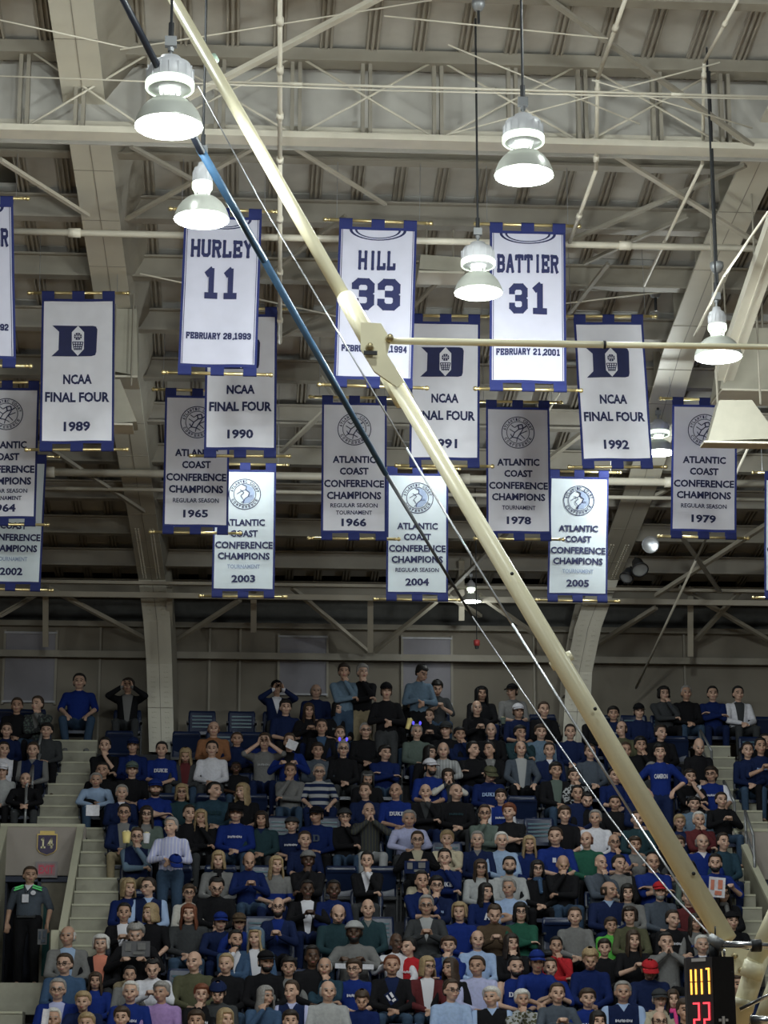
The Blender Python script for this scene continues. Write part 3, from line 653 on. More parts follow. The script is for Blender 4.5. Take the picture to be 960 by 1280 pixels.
# lamps of the hall outside the picture (over the court and to the sides); the highest ones are added to light the roof
for (x, y, z, wh) in [(-9, 14, 10.5, 'beyond the left edge, nearer row'), (8.5, 13, 10.5, 'beyond the right edge, nearer row'), (-9.5, 20, 10.3, 'beyond the left edge, farther row'), (12.5, 20, 10.3, 'beyond the right edge, farther row'), (-2.5, 7, 10.5, 'over the court, left of the camera'), (4, 6, 10.5, 'over the court, right of the camera'), (1, 12, 11.6, 'just above the top edge'), (-1.5, 17.5, 12.7, 'high by the roof, left of the middle'), (4.2, 17.5, 12.7, 'high by the roof, right of the middle')]:
    c = Vector((x, y, z)); t = thing('high_bay_lamp', 'hall lamp outside the picture, '+wh, 'lamp', c, group='high bay lamps outside the picture')
    R = .24; m = MB(); m.lathe([(R*.2, R), (R*.62, R*.8), (R*.9, R*.3), (R, 0)], n=20); m.build('reflector', M_REFL, t, True)
    m = MB(); m.lathe([(R*.0, R*1.9), (R*.6, R*1.9), (R*.6, R*1.1), (0, R*1.1)], n=16); m.tube((0, 0, R*1.9), (0, 0, roofz(y)-z), .012, n=5); m.build('ballast_housing', M_BALL, t, True)
    L = bpy.data.lights.new('lamp_light', 'POINT'); L.energy = LAMP_W*(.65 if y == 20 else .38 if y == 17.5 else 1.0); L.color = (.93, 1.0, .97); L.shadow_soft_size = .15; link('lamp_light', L, t, (0, 0, -.12))
# spotlights fixed to the right frame
def spot(px, py, r, Y, d, label, lit=0):
    c = P(px, py, Y); R = r*pxm(Y); t = thing('spotlight', label, 'spotlight', c, group='spotlights on the right roof frame')
    q = Vector(d).to_track_quat('Z', 'Y').to_euler(); t.rotation_euler = q
    m = MB(); m.lathe([(R*.3, -R*1.6), (R*.6, -R*1.5), (R*.75, -R*.6), (R, 0), (R, R*.1), (R*.88, R*.1), (R*.86, 0)], n=20); m.lathe([(0, -R*1.6), (R*.3, -R*1.6)], n=20); m.build('housing', M_GREYM if lit else M_DARK, t, True)
    m = MB(); m.lathe([(0, -.01), (R*.5, -.01), (R*.87, .0)], n=20); m.build('lens', mat('spot_lens', (.55, .57, .58), .2, .6), t, True)
    m = MB(); m.box((0, 0, -R*1.9), (R*.25, R*.25, R*.8)); m.build('yoke', M_DARK, t)
spot(813, 681, 11, 33.6, (-.05, -1, -.12), 'round silver spotlight on the right roof frame below the 1979 banner', 1)
spot(800, 712, 11, 34.2, (.1, -.7, -.8), 'dark spotlight pointing down under the silver one')
spot(783, 722, 9, 34.6, (-.4, -.5, -.8), 'smaller dark spotlight hanging lowest on the right frame')
# loudspeakers and boxes
def cab(pts, Y, dep, label, name='loudspeaker', cat='loudspeaker', lid=True, mt=M_SPEAK):
    c = [P(x, y, Y) for x, y in pts]; o = sum(c, Vector())/len(c); t = thing(name, label, cat, o)
    lp = [(p.x-o.x, p.z-o.z) for p in c]
    m = MB(); m.prism(lp, 0, dep); m.build('cabinet', mt, t)
    xs = [p[0] for p in lp]; zs = [p[1] for p in lp]
    m = MB(); m.box((sum(xs)/len(xs), dep/2-.01, min(zs)-.012), ((max(xs)-min(xs))*1.02, dep*1.04, .025)); m.build('bottom_rim', M_PIPE, t)
    for x in (min(xs)*.6, max(xs)*.6):
        m = MB(); m.tube((x, dep/2, max(zs)-.02), (x, dep/2, roofz(o.y+dep/2)-o.z-.1), .012, n=5); m.build('hanger_rod', M_STEELD, t)
    return t
cab([(143,386),(171,386),(172,470),(143,464)], 27.3, .5, 'tan box loudspeaker behind the 1989 banner')
cab([(136,474),(150,474),(171,527),(136,529)], 27.0, .4, 'sloped tan horn loudspeaker below the tan box')
cab([(899,500),(940,500),(975,548),(885,551)], 24.0, .22, 'big cream horn loudspeaker overlapping the 1979 banner')
cab([(912,410),(975,410),(975,486),(900,486)], 26.0, .6, 'cream box loudspeaker behind the right hand lamp')
cab([(526,318),(580,322),(577,340),(524,336)], 25.2, .4, 'flat beige box hung behind the number 33 banner')
cab([(168,430),(172,430),(172,450),(168,450)], 27.2, .1, 'small wall bracket on the left frame', 'bracket', 'bracket') if False else None
# small red beacon hanging by the lamp
c = P(596, 803, 34); t = thing('alarm_beacon', 'small red beacon hanging above the crowd', 'beacon', c)
m = MB(); m.lathe([(0, -.06), (.045, -.05), (.05, .03), (0, .05)], n=12); m.build('red_lens', mat('beacon_red', (.4, .05, .05), .4), t, True)
m = MB(); m.tube((0, 0, .04), (0, 0, roofz(34)-c.z-.1), .008, n=5); m.lathe([(0, -.10), (.03, -.1), (.035, -.06), (0, -.05)], n=10); m.build('hanger', M_DARK, t)
# left upper box at 145..: red circle fixture omitted; fan-shaped junction pulley near the top
for (px, py, Y, lab) in [(598, 6, 19.4, 'dark cable pulley at the top edge above the middle lamp'), (896, 333, 22.2, 'dark cable pulley above the lamp at the right frame'), (819, 364, 27.5, 'dark cable pulley over the small lamp at the 1992 banner')]:
    c = P(px, py, Y); R = 9*pxm(Y); t = thing('cable_pulley', lab, 'pulley', c)
    m = MB(); m.lathe([(0, -R), (R*.6, -R*.9), (R, -R*.1), (R, R*.5), (0, R*.7)], n=12); m.build('housing', M_GREYM, t, True)
    m = MB(); m.tube((0, 0, R*.6), (0, 0, roofz(Y)-c.z-.12 if roofz(Y)-c.z > .3 else .3), R*.15, n=5); m.tube((0, 0, -R*3), (0, 0, -R), R*.2, n=6); m.build('hanger', M_DARK, t)

# ---------------------------------------------------------------- backstop boom in the foreground
t = thing('hoop_support', 'long cream tubular boom of a ceiling hung basketball hoop, crossing the whole picture', 'hoop support', P(470, 430, 14.5))
o = t.location.copy()
def L(px, py, Y): return P(px, py, Y)-o
pj = pxm(14.5)
def seg(nm, a, b, ra, rb, mt=M_CREAM, n=20): m = MB(); m.tube(L(*a), L(*b), ra*pxm(a[2])/2, rb*pxm(b[2])/2, n); return m.build(nm, mt, t, True)
seg('upper_tube', (205,-22,16.5), (438,385,14.8), 15, 18)
seg('tube_sleeve', (432,372,14.8), (470,440,14.5), 23, 25)
seg('lower_tube', (462,425,14.5), (908,1176,13), 18, 27)
seg('tube_sleeve', (486,468,14.45), (506,502,14.4), 25, 26)
seg('clamp_ring', (699,821,13.8), (705,831,13.8), 30, 30)
seg('clamp_ring', (262,72,16.1), (266,79,16.1), 19, 19, mat('ring_green', (.45, .6, .5), .4))
pl = [(451,403),(476,404),(489,425),(484,443),(505,476),(497,484),(468,464),(451,436)]
m = MB(); cc = [L(x, y, 14.3) for x, y in pl]; vs = cc+[v+Vector((0, .03, 0)) for v in cc]; q = len(pl)
m.add(vs, [tuple(range(q)), tuple(range(2*q-1, q-1, -1))]+[(i, q+i, q+(i+1) % q, (i+1) % q) for i in range(q)]); m.build('joint_plate', M_CREAM, t)
for x, y in ((462,435),(487,424)): 
    m = MB(); p = L(x, y, 14.3); m.lathe([(0, -.05), (.022, -.05), (.026, -.01), (.03, 0), (.03, .02)], p, 12, axis='Y'); m.build('pivot_bolt', mat('bolt_brass', (.45, .38, .22), .4, .7), t, True)
m = MB(); p = L(463, 440, 14.28); m.box(p+Vector((-.0, -.01, -.01)), (.09, .02, .025)); m.build('slot_shadow_plate', M_DARK, t)
seg('side_tube', (487,426,14.3), (758,431,14.3), 9, 9)
seg('side_tube', (752,431,14.3), (1000,434,14.3), 8, 7)
seg('clamp_ring', (754,431,14.3), (757,431,14.3), 11, 11, M_DARK)
for x, y in ((640,717),(744,886),(867,1092)):
    Y = 14.3-(y-430)/750*1.3; m = MB(); m.ell(L(x, y, Y-.1), (.012,)*3, 6, 5); m.build('screw', M_DARK, t, True)
# foot of the boom: plate and forked arms
pl = [(902,1180),(925,1185),(948,1190),(941,1222),(915,1217),(905,1200)]
m = MB(); cc = [L(x, y, 12.9) for x, y in pl]; vs = cc+[v+Vector((0, .04, 0)) for v in cc]; q = len(pl)
m.add(vs, [tuple(range(q)), tuple(range(2*q-1, q-1, -1))]+[(i, q+i, q+(i+1) % q, (i+1) % q) for i in range(q)]); m.build('foot_plate', M_CREAM, t)
for x, y in ((918,1195),(926,1213),(937,1206)): m = MB(); m.lathe([(0, -.03), (.015, -.03), (.018, 0)], L(x, y, 12.88), 10, axis='Y'); m.build('foot_bolt', MATS['bolt_brass'], t, True)
seg('forked_arm', (985,1110,12.5), (945,1200,12.6), 22, 24)
seg('forked_arm', (950,1190,12.6), (918,1295,12.7), 26, 24)
seg('forked_arm', (985,1185,12.4), (945,1295,12.5), 18, 18)
seg('arm_collar', (944,1203,12.58), (938,1222,12.6), 26, 27)
seg('arm_collar', (930,1250,12.64), (927,1262,12.64), 28, 28)
# clamp bar with chrome tube
t = thing('chrome_crossbar', 'chrome tube clamped across the foot of the cream boom', 'crossbar', P(930, 1182, 12.3)); o = t.location.copy()
seg('chrome_tube', (900,1180,12.3), (1000,1184,12.3), 8, 8, M_CHROME)
seg('clamp', (939,1182,12.3), (951,1182,12.3), 15, 15, M_DARK)
seg('knuckle', (888,1172,12.35), (903,1183,12.3), 12, 15, M_GREYM)
seg('bracket_leg', (893,1180,12.35), (893,1200,12.35), 14, 12, M_DARK)
seg('bracket_leg', (905,1186,12.35), (906,1200,12.35), 3, 3, M_CHROME)
seg('antenna', (894,1158,12.35), (894,1172,12.35), 2, 2, M_DARK)
seg('lower_tube', (925,1262,12.4), (1000,1225,12.3), 5, 5, M_CHROME)
seg('lower_tube', (938,1275,12.3), (1000,1278,12.3), 12, 12, M_CHROME)
# dark blue strut and the steel cables
t = thing('blue_strut', 'dark blue diagonal strut running down from the top left behind the lamps', 'strut', P(300, 260, 16)); o = t.location.copy()
seg('strut_tube', (150,-8,14.3), (252,190,15.6), 9, 10, mat('strut_unlit', (.02, .025, .04), .4))  # same blue strut; its unlit top length is coloured darker
seg('strut_tube', (250,186,15.6), (330,325,17), 11, 10, M_BLUEA)
seg('strut_tube', (330,325,17), (482,592,20), 10, 7, M_BLUEA)
seg('strut_cable', (482,592,20), (590,770,20.5), 5, 3, M_DARK)
W_ = [(590,770,20.5),(680,904,19),(761,1020,17.2),(790,1058,16.3),(840,1118,14.8),(889,1170,13)]
m = MB(); m.path([L(*p) for p in W_], .006, 6); m.build('lower_cable', M_CABLE, t, True)
t = thing('steel_cable', 'thin pale steel cable strung beside the cream boom', 'cable', P(500, 550, 15)); o = t.location.copy()
seg('cable', (248,108,17), (320,242,16.5), 1.6, 1.8, M_CABLE, 6)
seg('cable', (320,242,16.5), (508,560,15.5), 1.8, 2.4, M_CABLE, 6)
seg('cable', (508,560,15.5), (640,780,14.6), 2.6, 3.2, M_CABLE, 6)
seg('cable', (640,780,14.6), (790,1018,13.7), 3.2, 3, M_CABLE, 6)
seg('cable', (790,1018,13.7), (890,1168,13), 3, 2.5, M_CABLE, 6)

# ---------------------------------------------------------------- shot clock
Yc = 12.2; c = P(890, 1240, Yc); s = pxm(Yc)
t = thing('shot_clock', 'black shot clock seen edge on, amber digits above red digits', 'shot clock', c)
ca = math.radians(0)
BK = mat('clock_black', (.008, .008, .010), .45, var=.2)
# body: box whose left narrow face carries the digits
w = 50*s; hgt = 130*s
zt = 41*s
m = MB(); m.box((12.5*s, .1, zt-hgt/2), (26*s, .3, hgt)); m.build('side_housing', BK, t)
m = MB(); vs = [(-25*s, .12, zt), (-1*s, -.05, zt), (-1*s, -.05, zt-hgt), (-25*s, .12, zt-hgt)]; vs = vs+[(x, y+.06, z) for x, y, z in vs]
m.add(vs, [(0, 3, 2, 1), (4, 5, 6, 7), (0, 1, 5, 4), (2, 3, 7, 6), (0, 4, 7, 3), (1, 2, 6, 5)]); m.build('face_panel', mat('clock_face', (.035, .033, .04), .5), t)
def fp(u, z): return (-25*s+24*s*u, .12-.17*u-.008, z)
def seg7(d, u0, u1, z0, z1, mt):
    S = {'0':'abcdef','1':'bc','2':'abged','7':'abc','8':'abcdefg','3':'abgcd'}[d]; q = []; tu = .035; tz = 2.0*s; zm = (z0+z1)/2
    R = {'a':(u0,u1,z1-tz,z1),'d':(u0,u1,z0,z0+tz),'g':(u0,u1,zm-tz/2,zm+tz/2),'f':(u0,u0+tu*2,zm+tz*.3,z1-tz*.5),'b':(u1-tu*2,u1,zm+tz*.3,z1-tz*.5),'e':(u0,u0+tu*2,z0+tz*.5,zm-tz*.3),'c':(u1-tu*2,u1,z0+tz*.5,zm-tz*.3)}
    m = MB()
    for k in S:
        a, b, c_, d_ = R[k]; m.add([fp(a, c_), fp(b, c_), fp(b, d_), fp(a, d_)], [(0, 1, 2, 3)])
    m.build('digit', mt, t)
AM = mat('led_amber', (1, .5, .1), .5, emit=(1, .42, .06), es=2.2); RD = mat('led_red', (1, .1, .1), .5, emit=(1, .04, .06), es=2.4)
zA0, zA1 = -3.5*s, 28*s
for d, u in (('1', .12), ('1', .30), ('1', .52), ('7', .80)): seg7(d, u-.07, u+.08, zA0, zA1, AM)
for d, u in (('2', .33), ('2', .72)): seg7(d, u-.13, u+.13, -52*s, -12*s, RD)
m = MB(); m.add([fp(.2, 36*s), fp(.75, 36*s), fp(.75, 40*s), fp(.2, 40*s)], [(0, 1, 2, 3)]); m.build('name_plate', mat('clock_plate', (.6, .6, .62), .5), t)
m = MB()
for dx, dz in ((10,-30),(6,-33),(14,-33),(10,-36),(10,-33)): m.box((dx*s, -.055, dz*s), (3*s, .012, 3*s))
m.build('logo', mat('clock_plate', (0,)*3), t)
# ---------------------------------------------------------------- people
def cap_(m, p0, r0, p1, r1, n=10, sq=(1, 1), k=3):
    """closed tapered capsule; sq scales the section in x and y"""
    p0 = Vector(p0); p1 = Vector(p1); a = p1-p0
    if a.length < 1e-5: a = Vector((0, 0, 1e-4))
    a.normalize(); u = a.orthogonal().normalized(); w = a.cross(u); rows = []
    for j in range(k+1): t = -math.pi/2+math.pi/2*j/k; rows.append((p0+a*r0*math.sin(t), max(r0*math.cos(t), 1e-4)))
    for j in range(k+1): t = math.pi/2*j/k; rows.append((p1+a*r1*math.sin(t), max(r1*math.cos(t), 1e-4)))
    vs = []
    for c, r in rows:
        for i in range(n):
            t = 2*math.pi*i/n; d = (u*math.cos(t)+w*math.sin(t))*r
            vs.append(c+Vector((d.x*sq[0], d.y*sq[1], d.z)))
    R_ = len(rows)
    fs = [(j*n+i, j*n+(i+1) % n, (j+1)*n+(i+1) % n, (j+1)*n+i) for j in range(R_-1) for i in range(n)]
    fs += [tuple(range(n-1, -1, -1)), tuple((R_-1)*n+i for i in range(n))]
    m.add(vs, fs)
def remesh(m, vox, smooth=2, deci=1):
    me = m.mesh('tmp', []); o = bpy.data.objects.new('tmp', me); COL.objects.link(o)
    r = o.modifiers.new('r', 'REMESH'); r.mode = 'VOXEL'; r.voxel_size = vox; r.use_smooth_shade = True
    if smooth: s = o.modifiers.new('s', 'SMOOTH'); s.factor = .5; s.iterations = smooth
    if deci < 1: d = o.modifiers.new('d', 'DECIMATE'); d.ratio = deci
    dg = bpy.context.evaluated_depsgraph_get(); dg.update()
    out = bpy.data.meshes.new_from_object(o.evaluated_get(dg))
    bpy.data.objects.remove(o); bpy.data.meshes.remove(me)
    n = len(out.vertices); co = np.empty(n*3); out.vertices.foreach_get('co', co)
    f = [tuple(p.vertices) for p in out.polygons]; bpy.data.meshes.remove(out)
    return co.reshape(-1, 3), f
def hand(m, wr, d, side, curl=.6, nrm=None):
    d = Vector(d).normalized(); n = Vector(nrm) if nrm else Vector((0, 0, -1))
    n = (n-d*n.dot(d)).normalized(); s = d.cross(n)*side      # s points to the thumb side
    wr = Vector(wr); pc = wr+d*.045
    for o in (-.03, -.01, .01, .03): cap_(m, wr+s*o*.55+d*.01, .016, wr+s*o+d*.085, .0135, 6, k=2)
    for i, (o, L_) in enumerate(((.033, .068), (.012, .076), (-.010, .071), (-.031, .056))):
        b = wr+s*o+d*.085; c1 = curl*(.8+.12*i); d1 = (d*math.cos(c1*.7)+n*math.sin(c1*.7)).normalized(); d2 = (d*math.cos(c1*1.7)+n*math.sin(c1*1.7)).normalized()
        k1 = b+d1*L_*.5; cap_(m, b, .0115, k1, .011, 6, k=2); cap_(m, k1, .011, k1+d2*L_*.5, .0095, 6, k=2)
    b = wr+s*.03+d*.03; k1 = b+(s*.7+d*.6+n*.25).normalized()*.04; cap_(m, b, .014, k1, .0125, 6, k=2); cap_(m, k1, .0125, k1+(d*.85+n*.4+s*.1).normalized()*.032, .0105, 6, k=2)
def ik(S, T, l1, l2, pole):
    S = Vector(S); T = Vector(T); d = T-S; L = min(d.length, l1+l2-.005); d.normalize(); T2 = S+d*L
    a = (l1*l1-l2*l2+L*L)/(2*L); h = math.sqrt(max(l1*l1-a*a, 0)); p = Vector(pole); p = (p-d*p.dot(d)).normalized()
    return S+d*a+p*h, T2
# wrist targets per pose: (x+ side, x- side), hand directions
POSES = {
 'lap':   dict(w=((.055,-.27,.63),(-.055,-.28,.65)), d=((-.7,-.6,-.1),(.7,-.6,-.1)), pole=((1,.3,-.8),(-1,.3,-.8)), curl=.7),
 'knees': dict(w=((.15,-.34,.62),(-.15,-.34,.62)), d=((-.1,-.8,-.5),(.1,-.8,-.5)), pole=((1,.3,-.5),(-1,.3,-.5)), curl=.4),
 'cross': dict(w=((-.07,-.21,.83),(.09,-.24,.79)), d=((-1,.1,.15),(1,.25,.1)), pole=((1,-.2,-.9),(-1,-.2,-.9)), curl=.5),
 'chin':  dict(w=((.02,-.20,1.0),(.10,-.24,.74)), d=((-.1,.35,.9),(1,-.1,.1)), pole=((.6,-.3,-1),(-1,-.1,-.7)), curl=1.3),
 'chin2': dict(w=((-.10,-.24,.74),(-.02,-.20,1.0)), d=((-1,-.1,.1),(.1,.35,.9)), pole=((1,-.1,-.7),(-.6,-.3,-1)), curl=1.3),
 'phone': dict(w=((.055,-.29,.82),(-.055,-.29,.82)), d=((-.35,-.55,.7),(.35,-.55,.7)), pole=((1,.1,-.9),(-1,.1,-.9)), curl=1.1),
 'face':  dict(w=((.05,-.19,1.03),(-.05,-.19,1.03)), d=((-.35,.1,.9),(.35,.1,.9)), pole=((1,-.3,-.8),(-1,-.3,-.8)), curl=1.0),
 'photo': dict(w=((.085,-.26,1.13),(-.085,-.26,1.13)), d=((-.3,-.1,.9),(.3,-.1,.9)), pole=((1,-.1,-.6),(-1,-.1,-.6)), curl=1.0),
 'paper': dict(w=((.13,-.29,.83),(-.13,-.29,.83)), d=((-.4,-.6,.5),(.4,-.6,.5)), pole=((1,.2,-.9),(-1,.2,-.9)), curl=1.2),
 'lean':  dict(tilt=28, head=-24, w=((.05,-.52,.66),(-.05,-.52,.66)), d=((-.6,-.6,-.2),(.6,-.6,-.2)), pole=((1,-.2,-.5),(-1,-.2,-.5)), curl=.8),
 'arm':   dict(w=((.15,-.34,.62),(-.16,-.36,.88)), d=((-.1,-.8,-.5),(-.5,-.7,.4)), pole=((1,.3,-.5),(-1,-.2,-.9)), curl=.7),
 'stand': dict(st=1, w=((.05,-.22,.72),(-.05,-.23,.74)), d=((-.7,-.5,-.4),(.7,-.5,-.4)), pole=((1,.4,-.4),(-1,.4,-.4)), curl=.8),
 'standc':dict(st=1, w=((.02,-.20,1.0),(.12,-.22,.76)), d=((-.1,.35,.9),(1,-.1,.1)), pole=((.6,-.3,-1),(-1,-.1,-.7)), curl=1.3),
 'standp':dict(st=1, w=((.085,-.26,1.13),(-.085,-.26,1.13)), d=((-.3,-.1,.9),(.3,-.1,.9)), pole=((1,-.1,-.6),(-1,-.1,-.6)), curl=1.0),
 'hips':  dict(st=1, w=((.20,-.03,.66),(-.20,-.03,.66)), d=((-.4,-.6,-.6),(.4,-.6,-.6)), pole=((1,.4,-.2),(-1,.4,-.2)), curl=.8),
 'sides': dict(st=1, w=((.265,-.05,.49),(-.265,-.05,.49)), d=((-.1,-.1,-1),(.1,-.1,-1)), pole=((.4,1,0),(-.4,1,0)), curl=.5),
}
STZ = .47      # how much higher the trunk of a standing figure is than that of a seated one
HAIRL = {}
def head_prims(m, T):
    q = lambda x, y, z: T @ Vector((x, y, z))
    def el(c, r):
        mm = MB(); mm.ell(c, r, 14, 10); m.add([T @ Vector(v) for v in mm.v], mm.f)
    el((0, .012, .030), (.077, .096, .088)); el((0, -.020, -.025), (.069, .070, .086)); el((0, -.040, -.074), (.050, .042, .036))
    el((0, -.088, .022), (.05, .016, .016)); el((0, -.094, -.060), (.024, .014, .014)); el((0, -.098, -.018), (.013, .024, .016)); el((0, -.092, .002), (.009, .016, .022))
    for s in (-1, 1): el((s*.080, .012, -.012), (.012, .022, .034)); el((s*.04, -.068, -.03), (.024, .024, .022))
_PB = {}
def pose_geo(pose):
    if pose in _PB: return _PB[pose]
    D = POSES[pose]; st = D.get('st', 0); tilt = math.radians(D.get('tilt', 0)); dz = STZ if st else 0
    hip = Vector((0, 0, .53+dz)); RT = Matrix.Translation(hip) @ Matrix.Rotation(tilt, 4, 'X') @ Matrix.Translation(-hip)   # tilts towards -Y
    U = lambda x, y, z: RT @ Vector((x, y, z+dz))
    piv = U(0, .01, 1.06)
    TH = Matrix.Translation(piv) @ Matrix.Rotation(tilt+math.radians(D.get('head', 0)), 4, 'X') @ Matrix.Translation((0, -.02, .128)) @ Matrix.Diagonal((1.06, 1.04, 1.05, 1))
    body, top, leg, shoe, shoe2 = MB(), MB(), MB(), MB(), MB()
    head_prims(body, TH)
    cap_(body, U(0, .02, 1.0), .056, TH @ Vector((0, .01, -.06)), .054)
    # trunk
    for mm, g in ((body, -.006), (top, .012)):
        cap_(mm, U(0, .015, .60), .125+g, U(0, .01, .78), .118+g, 14, (1.22, .86)); cap_(mm, U(0, .01, .78), .118+g, U(0, .02, .93), .122+g, 14, (1.28, .86))
        cap_(mm, U(-.10, .025, .965), .058+g, U(.10, .025, .965), .058+g, 10); cap_(mm, U(0, .02, .95), .085+g, U(0, .022, 1.03), .052+g, 12)
    J_ = {}
    for i, s in enumerate((1, -1)):
        S = U(s*.175, .02, .965); Wt = Vector(D['w'][i])+Vector((0, 0, dz if st else 0))
        E, T_ = ik(S, Wt, .285, .255, D['pole'][i]); J_[s] = (S, E, T_)
        cap_(body, S, .050, E, .038); cap_(body, E, .038, T_, .027); hand(body, T_, D['d'][i], -s if True else s, D['curl'])
        cap_(top, U(s*.09, .02, .96), .066, S, .068); cap_(top, S, .066, E, .052)
        hj = Vector((s*.095, 0, .53+dz))
        if st: K = Vector((s*.10, -.03, .52)); A = Vector((s*.11, .02, .09)); toe = Vector((s*.13, -.13, .045))
        else: K = Vector((s*(.15 if pose not in ('knees',) else .2), -.43, .53)); A = Vector((s*.14, -.38, .10)); toe = Vector((s*.15, -.53, .045))
        cap_(body, hj, .075, K, .052); cap_(body, K, .052, A, .036); cap_(body, A, .035, toe, .032)
        cap_(leg, hj, .098, K, .068); cap_(leg, K, .066, A+Vector((0, 0, .02)), .055)
        cap_(shoe if s > 0 else shoe2, A-Vector((0, -.035, .045)), .045, toe, .044, sq=(1, 1))
    cap_(leg, (-.06, .015, .55+dz), .115, (.06, .015, .55+dz), .115)
    cap_(leg, (0, .015, .57+dz), .13, (0, .015, .62+dz), .13, sq=(1.2, .9))
    longs = MB(); longs.add(top.v, top.f)
    for s in (1, -1): cap_(longs, J_[s][1], .052, J_[s][2], .037)
    nosl = MB(); n0 = None
    # sleeveless: trunk only
    for g in (.012,):
        cap_(nosl, U(0, .015, .60), .137, U(0, .01, .78), .130, 14, (1.22, .86)); cap_(nosl, U(0, .01, .78), .130, U(0, .02, .93), .134, 14, (1.2, .86)); cap_(nosl, U(-.085, .025, .96), .062, U(.085, .025, .96), .062, 10)
    r = dict(body=remesh(body, .0125, 1), short=None, long=None, none=None, legs=None, shoe=None, shoe2=None, piv=piv, U=U, J=J_, TH=TH, tilt=tilt, dz=dz, src=dict(short=top, long=longs, none=nosl, legs=leg, shoe=shoe, shoe2=shoe2), me={})
    r['hr'] = tilt+math.radians(D.get('head', 0))
    _PB[pose] = r; return r
def part_geo(g, k):
    if g[k] is None: g[k] = remesh(g['src'][k], .017 if k[:4] != 'shoe' else .02, 2, .6)
    return g[k]
def mk(name, co, f, mi, nm):
    me = bpy.data.meshes.new(name); me.from_pydata(co.tolist(), [], f)
    for x in nm: me.materials.append(x)
    me.polygons.foreach_set('use_smooth', [True]*len(f)); me.polygons.foreach_set('material_index', mi); me.update(); return me
SKINS = [mat('skin_light', (.56, .36, .27), .5, var=.07, scale=14), mat('skin_mid', (.46, .28, .20), .5, var=.07, scale=14), mat('skin_dark', (.085, .045, .028), .45, var=.08, scale=14)]
M_EYE = mat('eye', (.03, .02, .02), .2); M_LIP = mat('lip', (.30, .10, .09), .4); M_BROW = mat('brow', (.05, .03, .02), .8)
def body_mesh(pose, yaw, pitch):
    g = pose_geo(pose); key = ('body', yaw, pitch)
    if key in g['me']: return g['me'][key]
    co, f = g['body']; co = co.copy()
    loc = np.array(g['TH'].inverted()); h = co @ loc[:3, :3].T + loc[:3, 3]
    mi = np.zeros(len(f), int); cen = np.array([h[list(p)].mean(0) for p in f]); front = cen[:, 1] < -.05
    near = (np.abs(cen[:, 0]) < .12) & (cen[:, 2] > -.12) & (cen[:, 2] < .14) & front
    for s in (-1, 1):
        mi[near & (((cen[:, 0]-s*.031)/.013)**2+((cen[:, 2]-.002)/.0075)**2 < 1)] = 1
        mi[near & (((cen[:, 0]-s*.033)/.022)**2+((cen[:, 2]-.027)/.0065)**2 < 1)] = 3
    mi[near & (((cen[:, 0])/.022)**2+((cen[:, 2]+.060)/.007)**2 < 1)] = 2
    piv = np.array(g['piv']); up = np.array(g['TH'])[:3, 2]
    w = np.clip(((co-piv) @ up+.03)/.075, 0, 1); w[np.linalg.norm(co-piv-up*.12, axis=1) > .24] = 0
    # hands raised near the face keep still: only vertices near the head axis turn
    hr = np.linalg.norm(h/np.array([.105, .135, .16]), axis=1); w = np.where(hr < 1, w, w*np.clip(1-(hr-1)*3, 0, 1))
    R_ = np.array((Matrix.Rotation(math.radians(yaw), 3, 'Z') @ Matrix.Rotation(math.radians(pitch), 3, 'X')))
    rot = (co-piv) @ R_.T + piv; co = co*(1-w[:, None])+rot*w[:, None]
    me = mk('person', co, f, mi, [SKINS[0], M_EYE, M_LIP, M_BROW]); g['me'][key] = me; return me
def top_mesh(pose, sl, style):
    g = pose_geo(pose); key = (sl, 'top')
    if key not in g['me']: co, f = part_geo(g, sl); g['me'][key] = mk('top', co, f, np.zeros(len(f), int), [SKINS[0]])
    return g['me'][key]
def simple_mesh(pose, k):
    g = pose_geo(pose)
    if k not in g['me']: co, f = part_geo(g, k); g['me'][k] = mk(k, co, f, np.zeros(len(f), int), [SKINS[0]])
    return g['me'][k]
# hair and hats in head coordinates (centre of the head at the origin, face towards -Y)
def shell(lowf, radf, nz=9, n=28, thick=.014, jit=.0, drop=None, tuck=0):
    m = MB(); vo = []; vi = []
    for j in range(nz+1):
        for i in range(n):
            a = 2*math.pi*i/n; ca, sa = math.sin(a), -math.cos(a)       # a=0 : front (-Y)
            lo = lowf(a); u = j/nz
            # along the meridian from the crown down to the height lo
            zt = .118; z = zt+(lo-zt)*(u**1.15) if True else 0
            zz = max(min((z-.03)/.092, 1), -1)
            r = math.sqrt(max(1-zz*zz, 0)) if z > .03 else (1.0 if z > -.03 else 1.0-.12*min((-.03-z)/.1, 1)*(1 if drop is None else -drop))
            rr = radf(a, z); k = 1+random.uniform(-jit, jit)
            if tuck and u > .8: rr -= (rr-.95)*(u-.8)/.2*tuck
            vo.append((ca*.086*r*rr*k, .014+sa*.106*r*rr*k, z*1.0+ (.0 if z < .03 else .012*rr)))
            vi.append((ca*.086*r*(rr-.17), .014+sa*.106*r*(rr-.17), z-.004))
    N = len(vo); m.add(vo+vi, [])
    fs = []
    for j in range(nz):
        for i in range(n):
            a, b, c, d = j*n+i, j*n+(i+1) % n, (j+1)*n+(i+1) % n, (j+1)*n+i
            fs.append((a, d, c, b)); fs.append((N+a, N+b, N+c, N+d))
    for i in range(n): a, b = nz*n+i, nz*n+(i+1) % n; fs.append((a, N+a, N+b, b))
    m.f += fs; m.m += [0]*len(fs); return m
def fr(a): return (1+math.cos(a))/2            # 1 at the front
HAIR = {}
